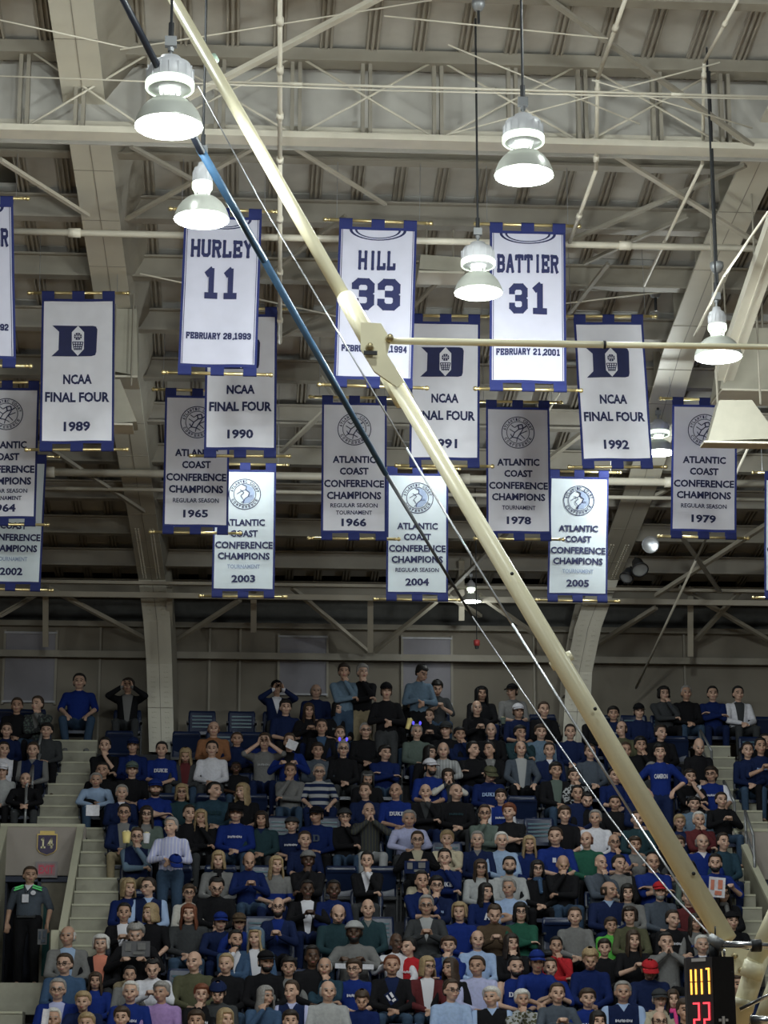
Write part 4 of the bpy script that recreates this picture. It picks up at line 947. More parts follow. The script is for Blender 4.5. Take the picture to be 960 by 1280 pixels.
def hair_mesh(kind):
    if kind in HAIR: return HAIR[kind]
    random.seed(len(kind)*7+ord(kind[0]))
    if kind == 's': m = shell(lambda a: -.055+.132*min(max((fr(a)-.42)/.36, 0), 1), lambda a, z: 1.05+.02*math.sin(5*a), jit=.025, tuck=1)
    elif kind == 'q': m = shell(lambda a: -.05+.105*min(max((fr(a)-.42)/.36, 0), 1), lambda a, z: 1.12+.03*math.sin(4*a+1), jit=.05, tuck=.9)
    elif kind == 'l': m = shell(lambda a: .062 if fr(a) > .86 else -.25+.06*fr(a), lambda a, z: 1.08+(.10 if z < -.08 else 0)+.02*math.sin(7*a), nz=14, jit=.03, drop=.4)
    elif kind == 'o': m = shell(lambda a: .058 if fr(a) > .84 else -.115, lambda a, z: 1.10+(.08 if z < -.03 else 0)+.02*math.sin(6*a), nz=11, jit=.03, drop=.3)
    elif kind == 'c': m = shell(lambda a: .066 if fr(a) > .8 else -.06, lambda a, z: 1.18+.05*math.sin(8*a+z*60), nz=10, jit=.07)
    elif kind == 't':
        m = shell(lambda a: -.06+.138*min(max((fr(a)-.36)/.4, 0), 1), lambda a, z: 1.04, jit=.01, tuck=1); m.ell((0, .125, .04), (.035, .035, .038), 10, 8)
    elif kind == 'h':   # fringe round a bald crown
        m = MB(); n = 22; vs = []
        for j, (z, k) in enumerate(((.045, .98), (.03, 1.05), (-.01, 1.06), (-.05, 1.0), (-.055, .9))):
            for i in range(n):
                a = math.radians(62+236*i/(n-1)); vs.append((math.sin(a)*.082*k, .014-math.cos(a)*.103*k, z+.0))
        m.add(vs, [(j*n+i, (j+1)*n+i, (j+1)*n+i+1, j*n+i+1) for j in range(4) for i in range(n-1)])
    elif kind == 'cap':
        m = shell(lambda a: .035+.015*fr(a), lambda a, z: 1.10, nz=7)
        n = 12; vs = []
        for dz_ in (0, -.008):
            for i in range(n+1):
                a = math.pi*(i/n-.5)*.82
                for r in (1.0, 1.85): vs.append((math.sin(a)*.088*(1 if r == 1 else 1.02), .01-math.cos(a)*.105*r if r == 1 else -.085-.095*math.cos(a)+.0, .052+dz_-(.022 if r > 1 else 0)-.012*abs(math.sin(a))))
        q = 2*(n+1); fs = [(2*i, 2*i+1, 2*i+3, 2*i+2) for i in range(n)]+[(q+2*i, q+2*i+2, q+2*i+3, q+2*i+1) for i in range(n)]+[(2*i+1, q+2*i+1, q+2*i+3, 2*i+3) for i in range(n)]
        m.add(vs, fs); m.ell((0, .012, .135), (.009, .009, .006), 6, 4)
    elif kind == 'bean': m = shell(lambda a: .022+.02*fr(a), lambda a, z: 1.13+(.06 if z < .055 else 0)+.012*math.sin(14*a), nz=9)
    elif kind == 'hood': m = shell(lambda a: .085 if fr(a) > .8 else -.13, lambda a, z: 1.24, nz=11, drop=.25)
    elif kind == 'glasses':
        m = MB()
        for s in (-1, 1):
            for i in range(10):
                a, b = 6.2832*i/10, 6.2832*(i+1)/10; m.tube((s*.033+.024*math.cos(a), -.104, .0+.018*math.sin(a)), (s*.033+.024*math.cos(b), -.104, .0+.018*math.sin(b)), .0032, n=5)
            m.tube((s*.056, -.100, .004), (s*.084, .01, .0), .003, n=5)
        m.tube((-.011, -.106, .004), (.011, -.106, .004), .003, n=5)
    elif kind == 'beard':
        m = MB(); n = 12; vs = []
        for j, (z, k) in enumerate(((-.030, 1.0), (-.062, 1.06), (-.095, 1.0), (-.118, .66), (-.118, .3))):
            for i in range(n):
                a = math.radians(-78+156*i/(n-1)); kk = k*(.86 if (j == 0 and abs(a) < .8) else 1)
                vs.append((math.sin(a)*.070*kk*(1-.12*j), -.020-math.cos(a)*.078*kk, z-(.035 if j == 0 and abs(a) < .9 else 0)))
        m.add(vs, [(j*n+i, (j+1)*n+i, (j+1)*n+i+1, j*n+i+1) for j in range(4) for i in range(n-1)])
    elif kind == 'horns':
        m = MB()
        for s in (-1, 1): m.lathe([(0, 0), (.016, .01), (.022, .035), (.012, .055), (0, .06)], (s*.055, .0, .115), 8)
        m.tube((-.06, 0, .118), (.06, 0, .118), .008, n=6)
    HAIR[kind] = m.mesh({'cap': 'cap', 'bean': 'beanie', 'glasses': 'glasses', 'beard': 'beard', 'horns': 'light_up_headband', 'hood': 'hood'}.get(kind, 'hair'), [SKINS[0]], True); return HAIR[kind]
CO = dict(black=(.010,.010,.012), navy=(.010,.018,.062), blue=(.010,.026,.165), dkblue=(.008,.018,.09), grey=(.17,.17,.17), ltgrey=(.36,.37,.38), white=(.66,.66,.72), offwhite=(.52,.50,.46), teal=(.022,.05,.075), dkteal=(.02,.045,.055),
    green=(.02,.09,.06), lime=(.10,.42,.07), olive=(.085,.085,.05), brown=(.08,.055,.035), rust=(.26,.12,.06), maroon=(.10,.022,.025), red=(.42,.022,.03), pink=(.75,.08,.28), lavender=(.34,.22,.46), cream=(.55,.49,.36), beige=(.40,.36,.27),
    ltblue=(.33,.44,.66), denim=(.045,.085,.16), jeans=(.04,.07,.12), charcoal=(.045,.048,.052), khaki=(.30,.25,.16), lilac=(.42,.44,.66), greyblue=(.12,.18,.25), greygreen=(.10,.13,.115), coral=(.6,.22,.15), paleblue=(.28,.38,.55), slate=(.07,.085,.11))
NICE = dict(dkblue='dark blue', ltgrey='light grey', offwhite='off white', dkteal='dark teal', ltblue='light blue', greyblue='grey blue', greygreen='grey green', paleblue='pale blue', lime='bright green')
HC = dict(k=(.008,.007,.007), d=(.022,.014,.010), b=(.045,.027,.016), r=(.16,.05,.022), y=(.33,.24,.13), g=(.26,.25,.24), w=(.60,.59,.57))
HN = dict(k='black', d='dark', b='brown', r='red', y='blonde', g='grey', w='white')
HSN = dict(s='short {} hair', q='short {} hair', l='long {} hair', o='{} bobbed hair', c='curly {} hair', t='tied back {} hair', h='balding {} hair', n='a bald head')
def cmat(c): return mat('cloth_'+c, CO[c], .9, var=.10, scale=30, spec=.12)
def hmat(c): return mat('hair_'+c, HC[c], .6, var=.25, scale=60)
def masked(style, c1, c2, base=None):
    nm = 'cloth_%s_%s_%s%s' % (style, c1, c2, '_p' if base else '')
    if nm in MATS: return MATS[nm]
    m = mat(nm, CO[c1], .9, var=.10, scale=30, spec=.12) if base is None else base.copy(); MATS[nm] = m; nt = m.node_tree; b = nt.nodes['Principled BSDF']
    tc = nt.nodes.new('ShaderNodeTexCoord'); s = nt.nodes.new('ShaderNodeSeparateXYZ'); nt.links.new(tc.outputs['Object'], s.inputs[0])
    def op(o, a, b_=None, c_=None):
        n = nt.nodes.new('ShaderNodeMath'); n.operation = o
        for i, v in enumerate((a, b_, c_)):
            if v is None: continue
            if isinstance(v, (int, float)): n.inputs[i].default_value = v
            else: nt.links.new(v, n.inputs[i])
        return n.outputs[0]
    x, y, z = s.outputs; z = op('SUBTRACT', z, ZOFF[0]) if False else z; ax = op('ABSOLUTE', x)
    front = op('LESS_THAN', y, -.02); zz = z
    def lt(a, b_): return op('LESS_THAN', a, b_)
    def gt(a, b_): return op('GREATER_THAN', a, b_)
    def AND(a, b_): return op('MULTIPLY', a, b_)
    def OR(a, b_): return op('MAXIMUM', a, b_)
    st = style.endswith('S'); dz = STZ if st else 0; sty = style.rstrip('S')
    if sty == 'open': k = AND(AND(front, gt(z, .55+dz)), lt(ax, op('MULTIPLY_ADD', z, .13, -.045-.13*dz)))
    elif sty in ('vee', 'collar', 'vest'): k = AND(front, lt(ax, op('MULTIPLY_ADD', z, .62, -.592-.62*dz)))
    elif sty == 'blazer': k = AND(front, lt(ax, op('MULTIPLY_ADD', z, .30, -.225-.30*dz)))
    else: k = lt(z, -99)
    if sty in ('collar', 'vest'): k = OR(k, gt(z, 1.045+dz))
    if sty in ('vest', 'raglan', 'jersey'): k = OR(k, gt(ax, .165))
    if sty == 'vest': k = OR(k, lt(y, -.15))
    if sty == 'block': k = AND(gt(z, .70+dz), lt(z, .78+dz))
    mx = nt.nodes.new('ShaderNodeMix'); mx.data_type = 'RGBA'
    src = b.inputs['Base Color'].links[0].from_socket; nt.links.new(src, mx.inputs[6]); mx.inputs[7].default_value = (*CO[c2], 1); nt.links.new(k, mx.inputs[0]); nt.links.new(mx.outputs[2], b.inputs['Base Color'])
    return m
def pattern(c1, c2, kind):
    nm = 'cloth_%s_%s_%s' % (kind, c1, c2)
    if nm in MATS: return MATS[nm]
    m = mat(nm, CO[c1], .9, spec=.12); nt = m.node_tree; b = nt.nodes['Principled BSDF']; tc = nt.nodes.new('ShaderNodeTexCoord')
    if kind in ('wide', 'pin'):
        s = nt.nodes.new('ShaderNodeSeparateXYZ'); nt.links.new(tc.outputs['Object'], s.inputs[0])
        a = nt.nodes.new('ShaderNodeMath'); a.operation = 'MULTIPLY'; a.inputs[1].default_value = 9 if kind == 'wide' else 22; nt.links.new(s.outputs[2 if kind == 'wide' else 0], a.inputs[0])
        f_ = nt.nodes.new('ShaderNodeMath'); f_.operation = 'FRACT'; nt.links.new(a.outputs[0], f_.inputs[0]); g = nt.nodes.new('ShaderNodeMath'); g.operation = 'GREATER_THAN'; g.inputs[1].default_value = .5 if kind == 'wide' else .8; nt.links.new(f_.outputs[0], g.inputs[0]); fac = g.outputs[0]
    else:
        v = nt.nodes.new('ShaderNodeTexVoronoi'); v.inputs['Scale'].default_value = 22; nt.links.new(tc.outputs['Object'], v.inputs['Vector']); g = nt.nodes.new('ShaderNodeMath'); g.operation = 'GREATER_THAN'; g.inputs[1].default_value = .45; nt.links.new(v.outputs['Distance'], g.inputs[0]); fac = g.outputs[0]
    mx = nt.nodes.new('ShaderNodeMix'); mx.data_type = 'RGBA'; mx.inputs[6].default_value = (*CO[c1], 1); mx.inputs[7].default_value = (*CO[c2], 1); nt.links.new(fac, mx.inputs[0]); nt.links.new(mx.outputs[2], b.inputs['Base Color']); return m
# garments: name -> (sleeve, mesh style, words)
GAR = dict(tee=('short','plain','t-shirt'), polo=('short','collar','polo shirt'), sweater=('long','plain','sweater'), hoodie=('long','plain','hooded sweatshirt'), sweat=('long','plain','sweatshirt'), shirt=('long','vee','shirt'), cshirt=('long','collar','collared sweater'),
    jacket=('long','blazer','jacket'), open=('long','open','open jacket'), cardigan=('long','open','cardigan'), vest=('long','vest','vest over a {2} shirt'), jersey=('none','plain','sleeveless jersey'), tjersey=('short','jersey','jersey over a white t-shirt'), coat=('long','plain','coat'), suit=('long','blazer','suit jacket'), raglan=('long','raglan','sweatshirt with dark sleeves'), blouse=('long','plain','patterned blouse'), vneck=('long','vee','v-neck sweater'), block=('short','block','top with blue bands'))
POSEW = dict(lap='hands in lap', knees='hands on spread knees', cross='arms crossed', chin='one hand at chin', chin2='one hand at chin', phone='hands together at chest', face='both hands at mouth', photo='holding up a phone', paper='holding papers', lean='bent forward', arm='one arm reaching forward', stand='standing with hands low', standc='standing, one hand at chin', standp='standing, holding up a phone', hips='standing, hands on hips', sides='standing, arms at sides')
TXT = {}
def set_slot(o, i, m):
    o.material_slots[i].link = 'OBJECT'; o.material_slots[i].material = m
def add_person(px, py, hair, gar, pose, yaw, ex, label, idx, Yover=None, zover=None):
    """px,py: centre of the head in the photograph; the row follows from py"""
    st = POSES[pose].get('st', 0); sitY = py
    if Yover is not None: k = None; Y = Yover; z = zover
    else:
        kr = ex.get('row'); yy = py
        if kr is None: kr = int(np.argmin([abs(yy-((640-0)*0+ROWY[q]+ (px-480)*.004)) for q in range(15)]))
        Y = rowdepth(kr); z = rowz[kr]
    g = pose_geo(pose); head = g['TH'] @ Vector((0, -.02, 0))
    tgt = P(px, py, Y+head.y)
    sc = (tgt.z-z)/head.z; sc0 = sc; lo, hi = (.86, 1.10)
    if 'kid' in ex: lo, hi = .72, .95
    szx = min(max(sc, lo), hi)
    sxy = (.96+.08*random.random())*(.86 if 'kid' in ex else 1)*(ex.get('w', 1.0))
    rz = random.uniform(-.12, .12)+ex.get('turn', 0)
    yawq = int(round(max(min(yaw, 3), -3)))*18; pit = -24 if 'down' in ex else 0
    if pose in ('lean',) : pit = 0
    pit = -pit if False else pit
    me = body_mesh(pose, yawq, -pit)
    o = thing('person', label, 'person', (tgt.x, Y, z+ (sc0-szx)*head.z*.0), (0, 0, rz), group='spectators in the stand' if not ex.get('att') else None, me=me)
    o.scale = (sxy, sxy, szx)
    if sc0 > hi+.02 or sc0 < lo-.02: pass
    sk = SKINS[2 if 'dk' in ex else (idx % 3 == 0) and 1 or 0]; set_slot(o, 0, sk)
    hc = hair[0]; hs = hair[1]
    if 'dk' in ex: set_slot(o, 3, hmat('k'))
    else: set_slot(o, 3, hmat(hc if hc != 'w' else 'g'))
    HR = Matrix.Translation(g['piv']) @ Matrix.Rotation(math.radians(yawq), 4, 'Z') @ Matrix.Rotation(math.radians(-pit), 4, 'X') @ Matrix.Translation(-g['piv']) @ g['TH']
    def hd(kind, m_):
        c = link(HAIR[kind].name if kind in HAIR else hair_mesh(kind).name, hair_mesh(kind), o); c.matrix_local = HR; set_slot(c, 0, m_); return c
    hat = ex.get('cap') or ex.get('bean')
    if hs != 'n':
        k = hs
        if hat and hs in 'sqc': k = 'h'
        hd(k, hmat(hc))
    if ex.get('cap'): hd('cap', cmat(ex['cap']))
    if ex.get('bean'): hd('bean', cmat(ex['bean']))
    if 'hood' in ex: hd('hood', cmat(ex['hood']))
    if 'gl' in ex: hd('glasses', M_DARK)
    if 'beard' in ex: hd('beard', hmat(ex['beard'] if ex['beard'] in HC else hc))
    if 'horns' in ex: hd('horns', mat('led_blue', (.1, .1, .9), .4, emit=(.12, .1, 1), es=.9))
    gn, cols = gar.split(':'); cs = cols.split('/'); sl, sty, _ = GAR[gn]
    if 'long' in ex: sl = 'long'
    c = link({'vest': 'vest', 'jacket': 'jacket', 'open': 'jacket', 'suit': 'jacket', 'coat': 'coat', 'jersey': 'jersey', 'tjersey': 'jersey', 'cardigan': 'cardigan', 'sweater': 'sweater', 'sweat': 'sweatshirt', 'hoodie': 'sweatshirt', 'vneck': 'sweater', 'cshirt': 'sweater'}.get(gn, 'shirt'), top_mesh(pose, sl, sty), o)
    main = cmat(cs[0]); pt = ex.get('pat')
    if pt: main = pattern(cs[0], ex.get('pc', 'navy'), pt)
    sec = cs[1] if len(cs) > 1 else ('white' if sty in ('vest', 'jersey') else cs[0])
    if sty != 'plain' and sec != cs[0]: main = masked(sty+('S' if st else ''), cs[0], sec, main if pt else None)
    set_slot(c, 0, main)
    if gn in ('hoodie', 'coat') and 'hood' not in ex:
        pass
    c = link('trousers', simple_mesh(pose, 'legs'), o); set_slot(c, 0, cmat(ex.get('leg', ['black', 'jeans', 'navy', 'charcoal'][idx % 4])))
    for kk in ('shoe', 'shoe2'): c = link('shoe', simple_mesh(pose, kk), o); set_slot(c, 0, cmat(['black', 'brown', 'grey'][idx % 3]))
    if 'pr' in ex:
        s = ex['pr']; pc = ex.get('prc', 'white')
        if (s, pose) not in TXT:
            v, f = (np.array([(x0+i*.11+xx*.08, yy) for i, x0 in enumerate([-.5]*9) for xx, yy in ((0, -.3+.2*(i%2)), (1, -.3), (1, .4), (0, .4-.15*(i%3)))]), [(4*i, 4*i+1, 4*i+2, 4*i+3) for i in range(9)]) if s == '#' else slab_geo(s, 1.3) if all(ch in GL for ch in s) else text_geo(s, .03)
            wd = (.19 if s == '#' else {1: .09, 2: .12}.get(len(s), .21)); hh = .05 if s == '#' else .065 if len(s) > 2 else .10; m = MB()
            yb = -.128-.0; zz = .845
            pts = []
            for x, y_ in v:
                X = x*wd; yy = .012-.118*math.sqrt(max(1-(X/.172)**2, 0))-.014+.0; yy = min(yy, -.09) if abs(X) < .11 else yy
                pts.append(g['U'](X, yy-.006, zz+y_*hh))
            m.add(pts, f); TXT[(s, pose)] = m.mesh('shirt_print', [SKINS[0]])
        c = link('shirt_print', TXT[(s, pose)], o); set_slot(c, 0, cmat(pc))
    if 'badge' in ex:
        m = MB(); m.box(g['U'](-.05, -.135, .86), (.045, .006, .065)); c = m.build('badge', cmat('white'), o)
    if 'scarf' in ex:
        m = MB(); cap_(m, g['U'](-.03, -.03, 1.035), .04, g['U'](.03, -.03, 1.035), .04); cap_(m, g['U'](.02, -.09, 1.0), .032, g['U'](.03, -.135, .84), .028); c = m.build('scarf', cmat(ex['scarf']), o, True)
    return o
# px py hair garment pose yaw extras
PEOPLE = """
21 882 bs coat:black lap 0
47 880 bs jacket:greygreen/grey chin -1 pat=spot pc=charcoal
99 852 ks polo:blue knees 0 leg=jeans w=1.15
160 857 dq open:black/grey photo 0
41 938 bs vest:navy/grey lap 0
131 932 ks tee:black chin 0
166 932 bs polo:dkblue lap 0 cap=navy long
202 937 ks tee:blue lap 0 pr=DUKE
4 937 ds raglan:white/black lap 1
232 943 yl open:charcoal/maroon lap 0 down
267 911 rh sweater:rust lap 0 w=1.1
265 936 ks shirt:white lap 0
296 937 bs shirt:navy lap 0
295 960 ks tee:black lap 0 dk kid row=11
331 903 bs tee:grey photo 0 pr=# prc=ltgrey row=11
346 860 bs jacket:navy/white photo -1 cap=black
357 884 kq polo:navy lap 0
362 903 bs open:blue/black paper 0 row=11
386 888 bl jacket:black phone 0
332 934 ks hoodie:blue lap 0 dk badge
395 864 gh shirt:navy lap 0
430 839 dq tee:greyblue standc 0 row=13 long
453 840 gq sweater:black standc 1 leg=khaki row=13
483 858 ks sweater:black stand 0 cap=black row=12
524 838 kq sweater:greyblue stand 2 down row=13
546 859 kq tee:charcoal phone 0 down
422 886 ko tee:black lap 1 pr=# prc=grey
446 885 bs polo:black lap 0
512 889 kl jacket:black lap 1
536 895 bs jacket:black phone 0
402 909 ds suit:black/denim lap 0
425 916 bs tee:navy lap 0 kid
457 913 gs coat:black lap 0 gl
489 921 ks hoodie:black lap 0 dk
521 915 gs sweater:greygreen lap 0 horns
429 936 gs sweater:black lap 0 gl horns
397 938 dq sweat:slate lap 0 pr=# prc=grey
481 941 kq jacket:dkblue/dkblue cross 1
558 912 bs coat:black lap -1 cap=charcoal
575 918 kq jacket:navy chin 0
537 941 kl coat:black lap 2
556 938 gh shirt:ltgrey lean 0 pat=pin pc=grey
602 867 kl coat:black lap 0 hood=black
596 885 wh jacket:black phone 0
641 864 bs tee:grey lap -2 cap=black
648 889 bs tee:navy lap 0 cap=white pr=DUKE
680 887 bs shirt:black lap 0
614 913 gh jacket:black lap 0 badge
650 916 kq jacket:dkteal chin 1 w=1.05
676 915 bq shirt:greyblue lap 0
591 937 ks jacket:black cross 2
613 937 ks suit:black/grey lap -2
651 936 rh open:slate/ltgrey knees 0 leg=black
687 938 ds vneck:navy/white lap 0
767 892 kq tee:navy lap 0 pr=# prc=ltgrey
799 889 ks coat:navy lap 0 cap=black
830 867 kc jacket:charcoal chin 0
858 866 gs coat:black lap 0
891 867 ks sweater:dkblue cross 0
923 867 ks open:white/charcoal lap 0 w=1.05
950 904 ks tee:navy phone 0 pr=# prc=ltblue row=11
778 911 bh shirt:olive lap -2
826 916 ds jacket:black lap 1
801 928 kq coat:black chin 0
825 931 kq tee:blue hips 0 pr=CAMERON leg=navy row=9
873 928 gn sweater:black lap 0 down
782 938 bs tee:dkblue lap 0
957 926 ks coat:black lap 0
4 954 bs shirt:ltgrey lap 0 cap=white kid
128 963 ks sweat:black lap 0 pr=DUKE prc=slate w=1.1
165 962 gs tee:black lap 0 cap=greygreen
29 1003 bh jacket:black lean 0 row=10
119 995 gs vest:black/paleblue lean 0 row=10 leg=black
152 991 gs vneck:navy/white lap 0
194 985 bs polo:blue cross 0 cap=blue beard w=1.1
155 1016 ds open:navy/grey lap 0 gl leg=khaki
183 1018 dl jacket:greygreen/grey lap 0 gl
171 1046 bs vest:navy/greyblue chin 0 gl leg=khaki
227 990 yo sweater:dkteal lap 0 gl
267 988 ks sweat:teal lap 2 pr=DUKE prc=dkteal w=1.1
304 989 yl tee:black lap -2
363 964 bs sweater:grey chin2 0
399 965 gs polo:ltgrey knees 0 gl pat=wide pc=navy leg=navy w=1.05
236 1017 dt coat:black lap 1
251 1022 yl coat:black chin 0
295 1017 ds hoodie:blue lap 0 cap=black pr=# w=1.15
214 1033 gs shirt:lilac stand -1 row=6 leg=jeans pat=pin pc=white w=1.05
327 1024 do vneck:dkteal/navy lap 0
365 1031 bs tee:navy lap 0 bean=charcoal pr=#
381 1050 bs tee:navy lap 0
537 959 ks tee:blue lap 2 cap=white beard
560 970 dl cardigan:offwhite/charcoal face 0
457 989 bs shirt:navy lap -1
495 989 bn tee:blue lap -1 pr=DUKE w=1.1
532 990 bn jacket:black/charcoal chin 0
570 990 bn sweat:black lap 1 pr=# prc=dkteal w=1.1
396 1019 ds sweat:dkblue lap -1 cap=black pr=D prc=slate w=1.1
431 1021 ds coat:black chin 0 bean=charcoal gl
461 1014 bn shirt:charcoal face 0 leg=ltgrey pat=pin pc=olive
512 1024 gs shirt:lilac lean 0 w=1.1
522 1050 bs suit:black/beige paper 0 gl
559 1049 yq shirt:cream chin 0
459 972 gq coat:black lap 0 down hood=charcoal
611 967 bs sweat:dkblue lap 1 cap=olive down pr=DUKE prc=ltblue
626 979 dq tjersey:blue/white lap 0 kid pr=# row=9
695 963 kq open:black/greygreen lap 0 
718 970 dq blouse:black chin 0 pat=spot pc=ltgrey
733 999 ks shirt:black lap 0 down
606 1017 bs shirt:greygreen chin2 0 gl
637 1015 rq tee:black cross -1
706 1018 bq tee:black lap 0
745 1023 gs shirt:white lap -1
597 1050 gs vneck:navy/grey lap 0
627 1051 ws shirt:paleblue lap 0
662 1055 yl hoodie:dkblue lap 0
695 1046 bs polo:blue lap -1 badge w=1.1
734 1050 rh sweater:green lap -1
768 1053 bn polo:blue chin 0 gl
769 970 ds tee:dkblue lap 0
863 971 dq tee:black chin 0 pr=# prc=slate
890 968 dq tjersey:blue/white knees -1 gl pr=#
902 1000 ds jacket:black phone 0
868 1005 kq jacket:greyblue lap 0
850 1028 yq tee:navy lap 0 kid pr=#
874 1025 ws sweater:maroon chin 0 w=1.05
878 1053 gh polo:blue/white lap 0 w=1.1
794 1056 bq tee:grey paper 0
848 1055 bq tee:charcoal lap 0
797 1024 ds sweater:dkteal lap 0
769 1004 ks shirt:black lap 0
904 1052 ds jacket:teal lap 1
774 1080 ks raglan:grey/black lap 1
816 1078 bh tee:blue cross 0 pr=DUKE prc=slate w=1.15
863 1083 kq shirt:greygreen lap 0 kid
895 1079 ks tee:blue paper -1 beard
904 1117 kl coat:black lap 0 gl scarf=grey
825 1114 gs jacket:slate lap 0 cap=red beard=g
785 1116 ko sweater:grey lap 0
761 1113 bh cshirt:navy/paleblue lap 2 w=1.1
788 1145 dc sweater:olive lap -1
841 1149 dt tee:black lap 1 pr=#
870 1153 dl tee:grey lap 0 pr=# prc=blue
861 1122 bs sweater:maroon lap 0
915 1151 kq coat:black lap 0 bean=black w=1.05
764 1157 bq tee:lime lap 0 kid
160 1110 yo sweater:dkblue lap 1
186 1109 ds vest:navy/ltblue lap -2 gl w=1.1
155 1141 ks cardigan:black/white phone 0
189 1141 yo tee:black arm -2 long=0
170 1165 gq jacket:black paper 0 down leg=khaki w=1.1
85 1170 wh cardigan:grey/paleblue lap -1 w=1.1
126 1180 wc open:black/coral lap 0 w=1.05
273 1075 yo sweater:grey lap 0 scarf=black
311 1075 bh sweater:dkblue/white phone 0 down leg=jeans
345 1081 yl block:grey/blue lap 1
270 1107 ks shirt:black lap 0 down gl w=1.1
236 1114 bq sweater:offwhite lap 0 gl kid
236 1142 rl sweater:charcoal lap 0 w=1.1
273 1152 ks sweater:navy lean 0 cap=blue
298 1153 ds jacket:blue/blue lean 0 cap=brown
348 1134 dh jacket:navy/blue phone 0 gl beard
385 1075 ks coat:black chin2 0 dk bean=grey
384 1112 ks open:black/white phone 0 dk
459 1076 ks suit:black/white chin 0
556 1073 ks tee:dkblue chin 0 pr=DUKE long
527 1090 ks tee:dkblue chin 0 row=5
529 1107 kl cardigan:beige/charcoal lap 2
546 1107 kq jacket:navy chin2 0 gl pr=# prc=ltblue
417 1112 ks jacket:dkblue/dkblue lap 0 dk
422 1141 bh shirt:dkteal lap 0 down w=1.1
460 1136 bn shirt:dkteal/grey lap 0
533 1132 gs jacket:charcoal/ltgrey phone 0 gl w=1.1
575 1140 yc sweater:blue lap -1
443 1165 ks sweat:grey paper 0 dk bean=ltgrey beard w=1.15
601 1085 bl sweater:ltgrey lap 0 gl
637 1082 ks sweater:ltgrey lap 0 beard w=1.05
672 1086 ko coat:black lap 0 gl scarf=denim
703 1079 yn coat:black chin2 0 down
751 1079 bn shirt:slate chin 1
607 1115 kl hoodie:dkblue lap 1 pr=A
637 1110 gs polo:ltblue cross -1
618 1141 bs sweater:brown phone 0 down w=1.05
651 1140 ko jacket:green/green cross 0 gl
695 1158 ks hoodie:red chin 0 kid leg=grey
719 1146 bt sweater:grey/black lap 0
81 1205 bs shirt:denim lap -1 gl w=1.1
119 1226 bl hoodie:blue lap 0 kid
72 1237 gs open:blue/lilac lap 0 gl w=1.1
106 1252 yq jacket:navy lean 0
162 1219 ks sweater:grey lap 0 kid
163 1240 ws sweat:blue lap 0 pr=# w=1.05
191 1209 ks shirt:white phone 0 down w=1.05
66 1274 ws sweater:grey lap 0
108 1279 yq sweater:cream lap 0 row=0
152 1272 bq sweater:charcoal lap 0
202 1240 gq sweater:lavender lap -1
243 1202 bn sweater:olive lap -1 w=1.1
283 1205 yt tee:black lap -1 long
294 1175 ks jacket:denim/white chin2 1 beard
320 1172 yl open:denim/white lap -1 hood=greyblue
332 1202 ks sweat:black lap 1 cap=black beard pr=# w=1.1
361 1209 kq tee:grey lap 0 pr=# prc=slate
252 1243 rq hoodie:black chin2 0 pr=#
273 1239 ks jacket:charcoal lap 0 down bean=navy
331 1245 gl jacket:denim/denim chin2 2
365 1239 bs vest:navy/lilac lap -1
281 1274 yl sweater:olive lap 1
245 1276 bq sweater:brown lap 0
363 1276 dq sweater:black lap 0
390 1195 ks jacket:black lap 0 dk row=2
406 1209 wh sweater:teal chin 0 w=1.05
410 1239 wh sweater:ltgrey lap 0 w=1.1
443 1211 bq tee:blue lap -1 gl pr=#
453 1248 bq sweat:dkblue lap 0 kid down
495 1178 kn sweat:white arm 1 dk w=.95
512 1184 ks hoodie:red lap -2 row=3 pr=#
490 1207 rs jacket:black/navy lap 0 leg=jeans w=1.15
534 1208 yo cardigan:maroon/white lap 1 gl
561 1182 bq open:blue/greyblue chin2 0
564 1210 bl sweater:black lap -2
564 1238 bs shirt:ltblue lap 1 gl w=1.1
597 1175 bh shirt:ltblue lap 0
597 1208 bs shirt:lilac lap -1 w=1.15
639 1179 dl coat:black chin 1
645 1209 ks jersey:blue lap 0 beard pr=DUKE w=1.1
671 1189 ks tee:blue lean 0 cap=blue row=2
688 1210 bt tee:blue phone 0 pr=D
615 1246 wq vest:black/ltblue lap -1 w=1.1
653 1249 wq blouse:olive chin2 0 pat=spot pc=ltgrey
697 1242 bs shirt:slate phone 0
735 1248 bq tee:blue lap 0 pr=DUKE long
738 1197 yq sweat:dkblue lap 0 down
756 1185 dq sweater:black lap 0 kid
748 1277 ko sweater:navy lap 0 row=0
779 1240 gs vest:navy/ltblue lap 0 pr=# w=1.15
792 1175 bl tee:black phone 0
833 1178 kt sweater:grey face 0 w=1.05
812 1211 ds jacket:navy lap 0 cap=red down w=1.1
841 1222 bl coat:navy lap 0 scarf=pink kid row=1
825 1249 gs jacket:beige/beige chin2 0 cap=charcoal
856 1250 bq sweater:black lap 0
825 1277 bh sweater:navy lap 0 gl
878 1181 ws vneck:navy/white lap 0
923 1225 bq sweater:navy lap 0 row=1
58 913 kq jacket:charcoal lap 0
8 913 ds coat:navy lap 0
745 893 ds coat:black lap 0
713 915 ds jacket:navy/navy lap 0
738 940 bs jacket:slate/slate lap 0
722 992 ks coat:navy lap 0
800 990 ds coat:navy lap 0
828 1050 bs sweater:black lap 0
815 963 gs coat:charcoal lap 0
935 938 ds coat:navy lap 0
"""
rows = [l.split() for l in PEOPLE.strip().split('\n')]
recs = []
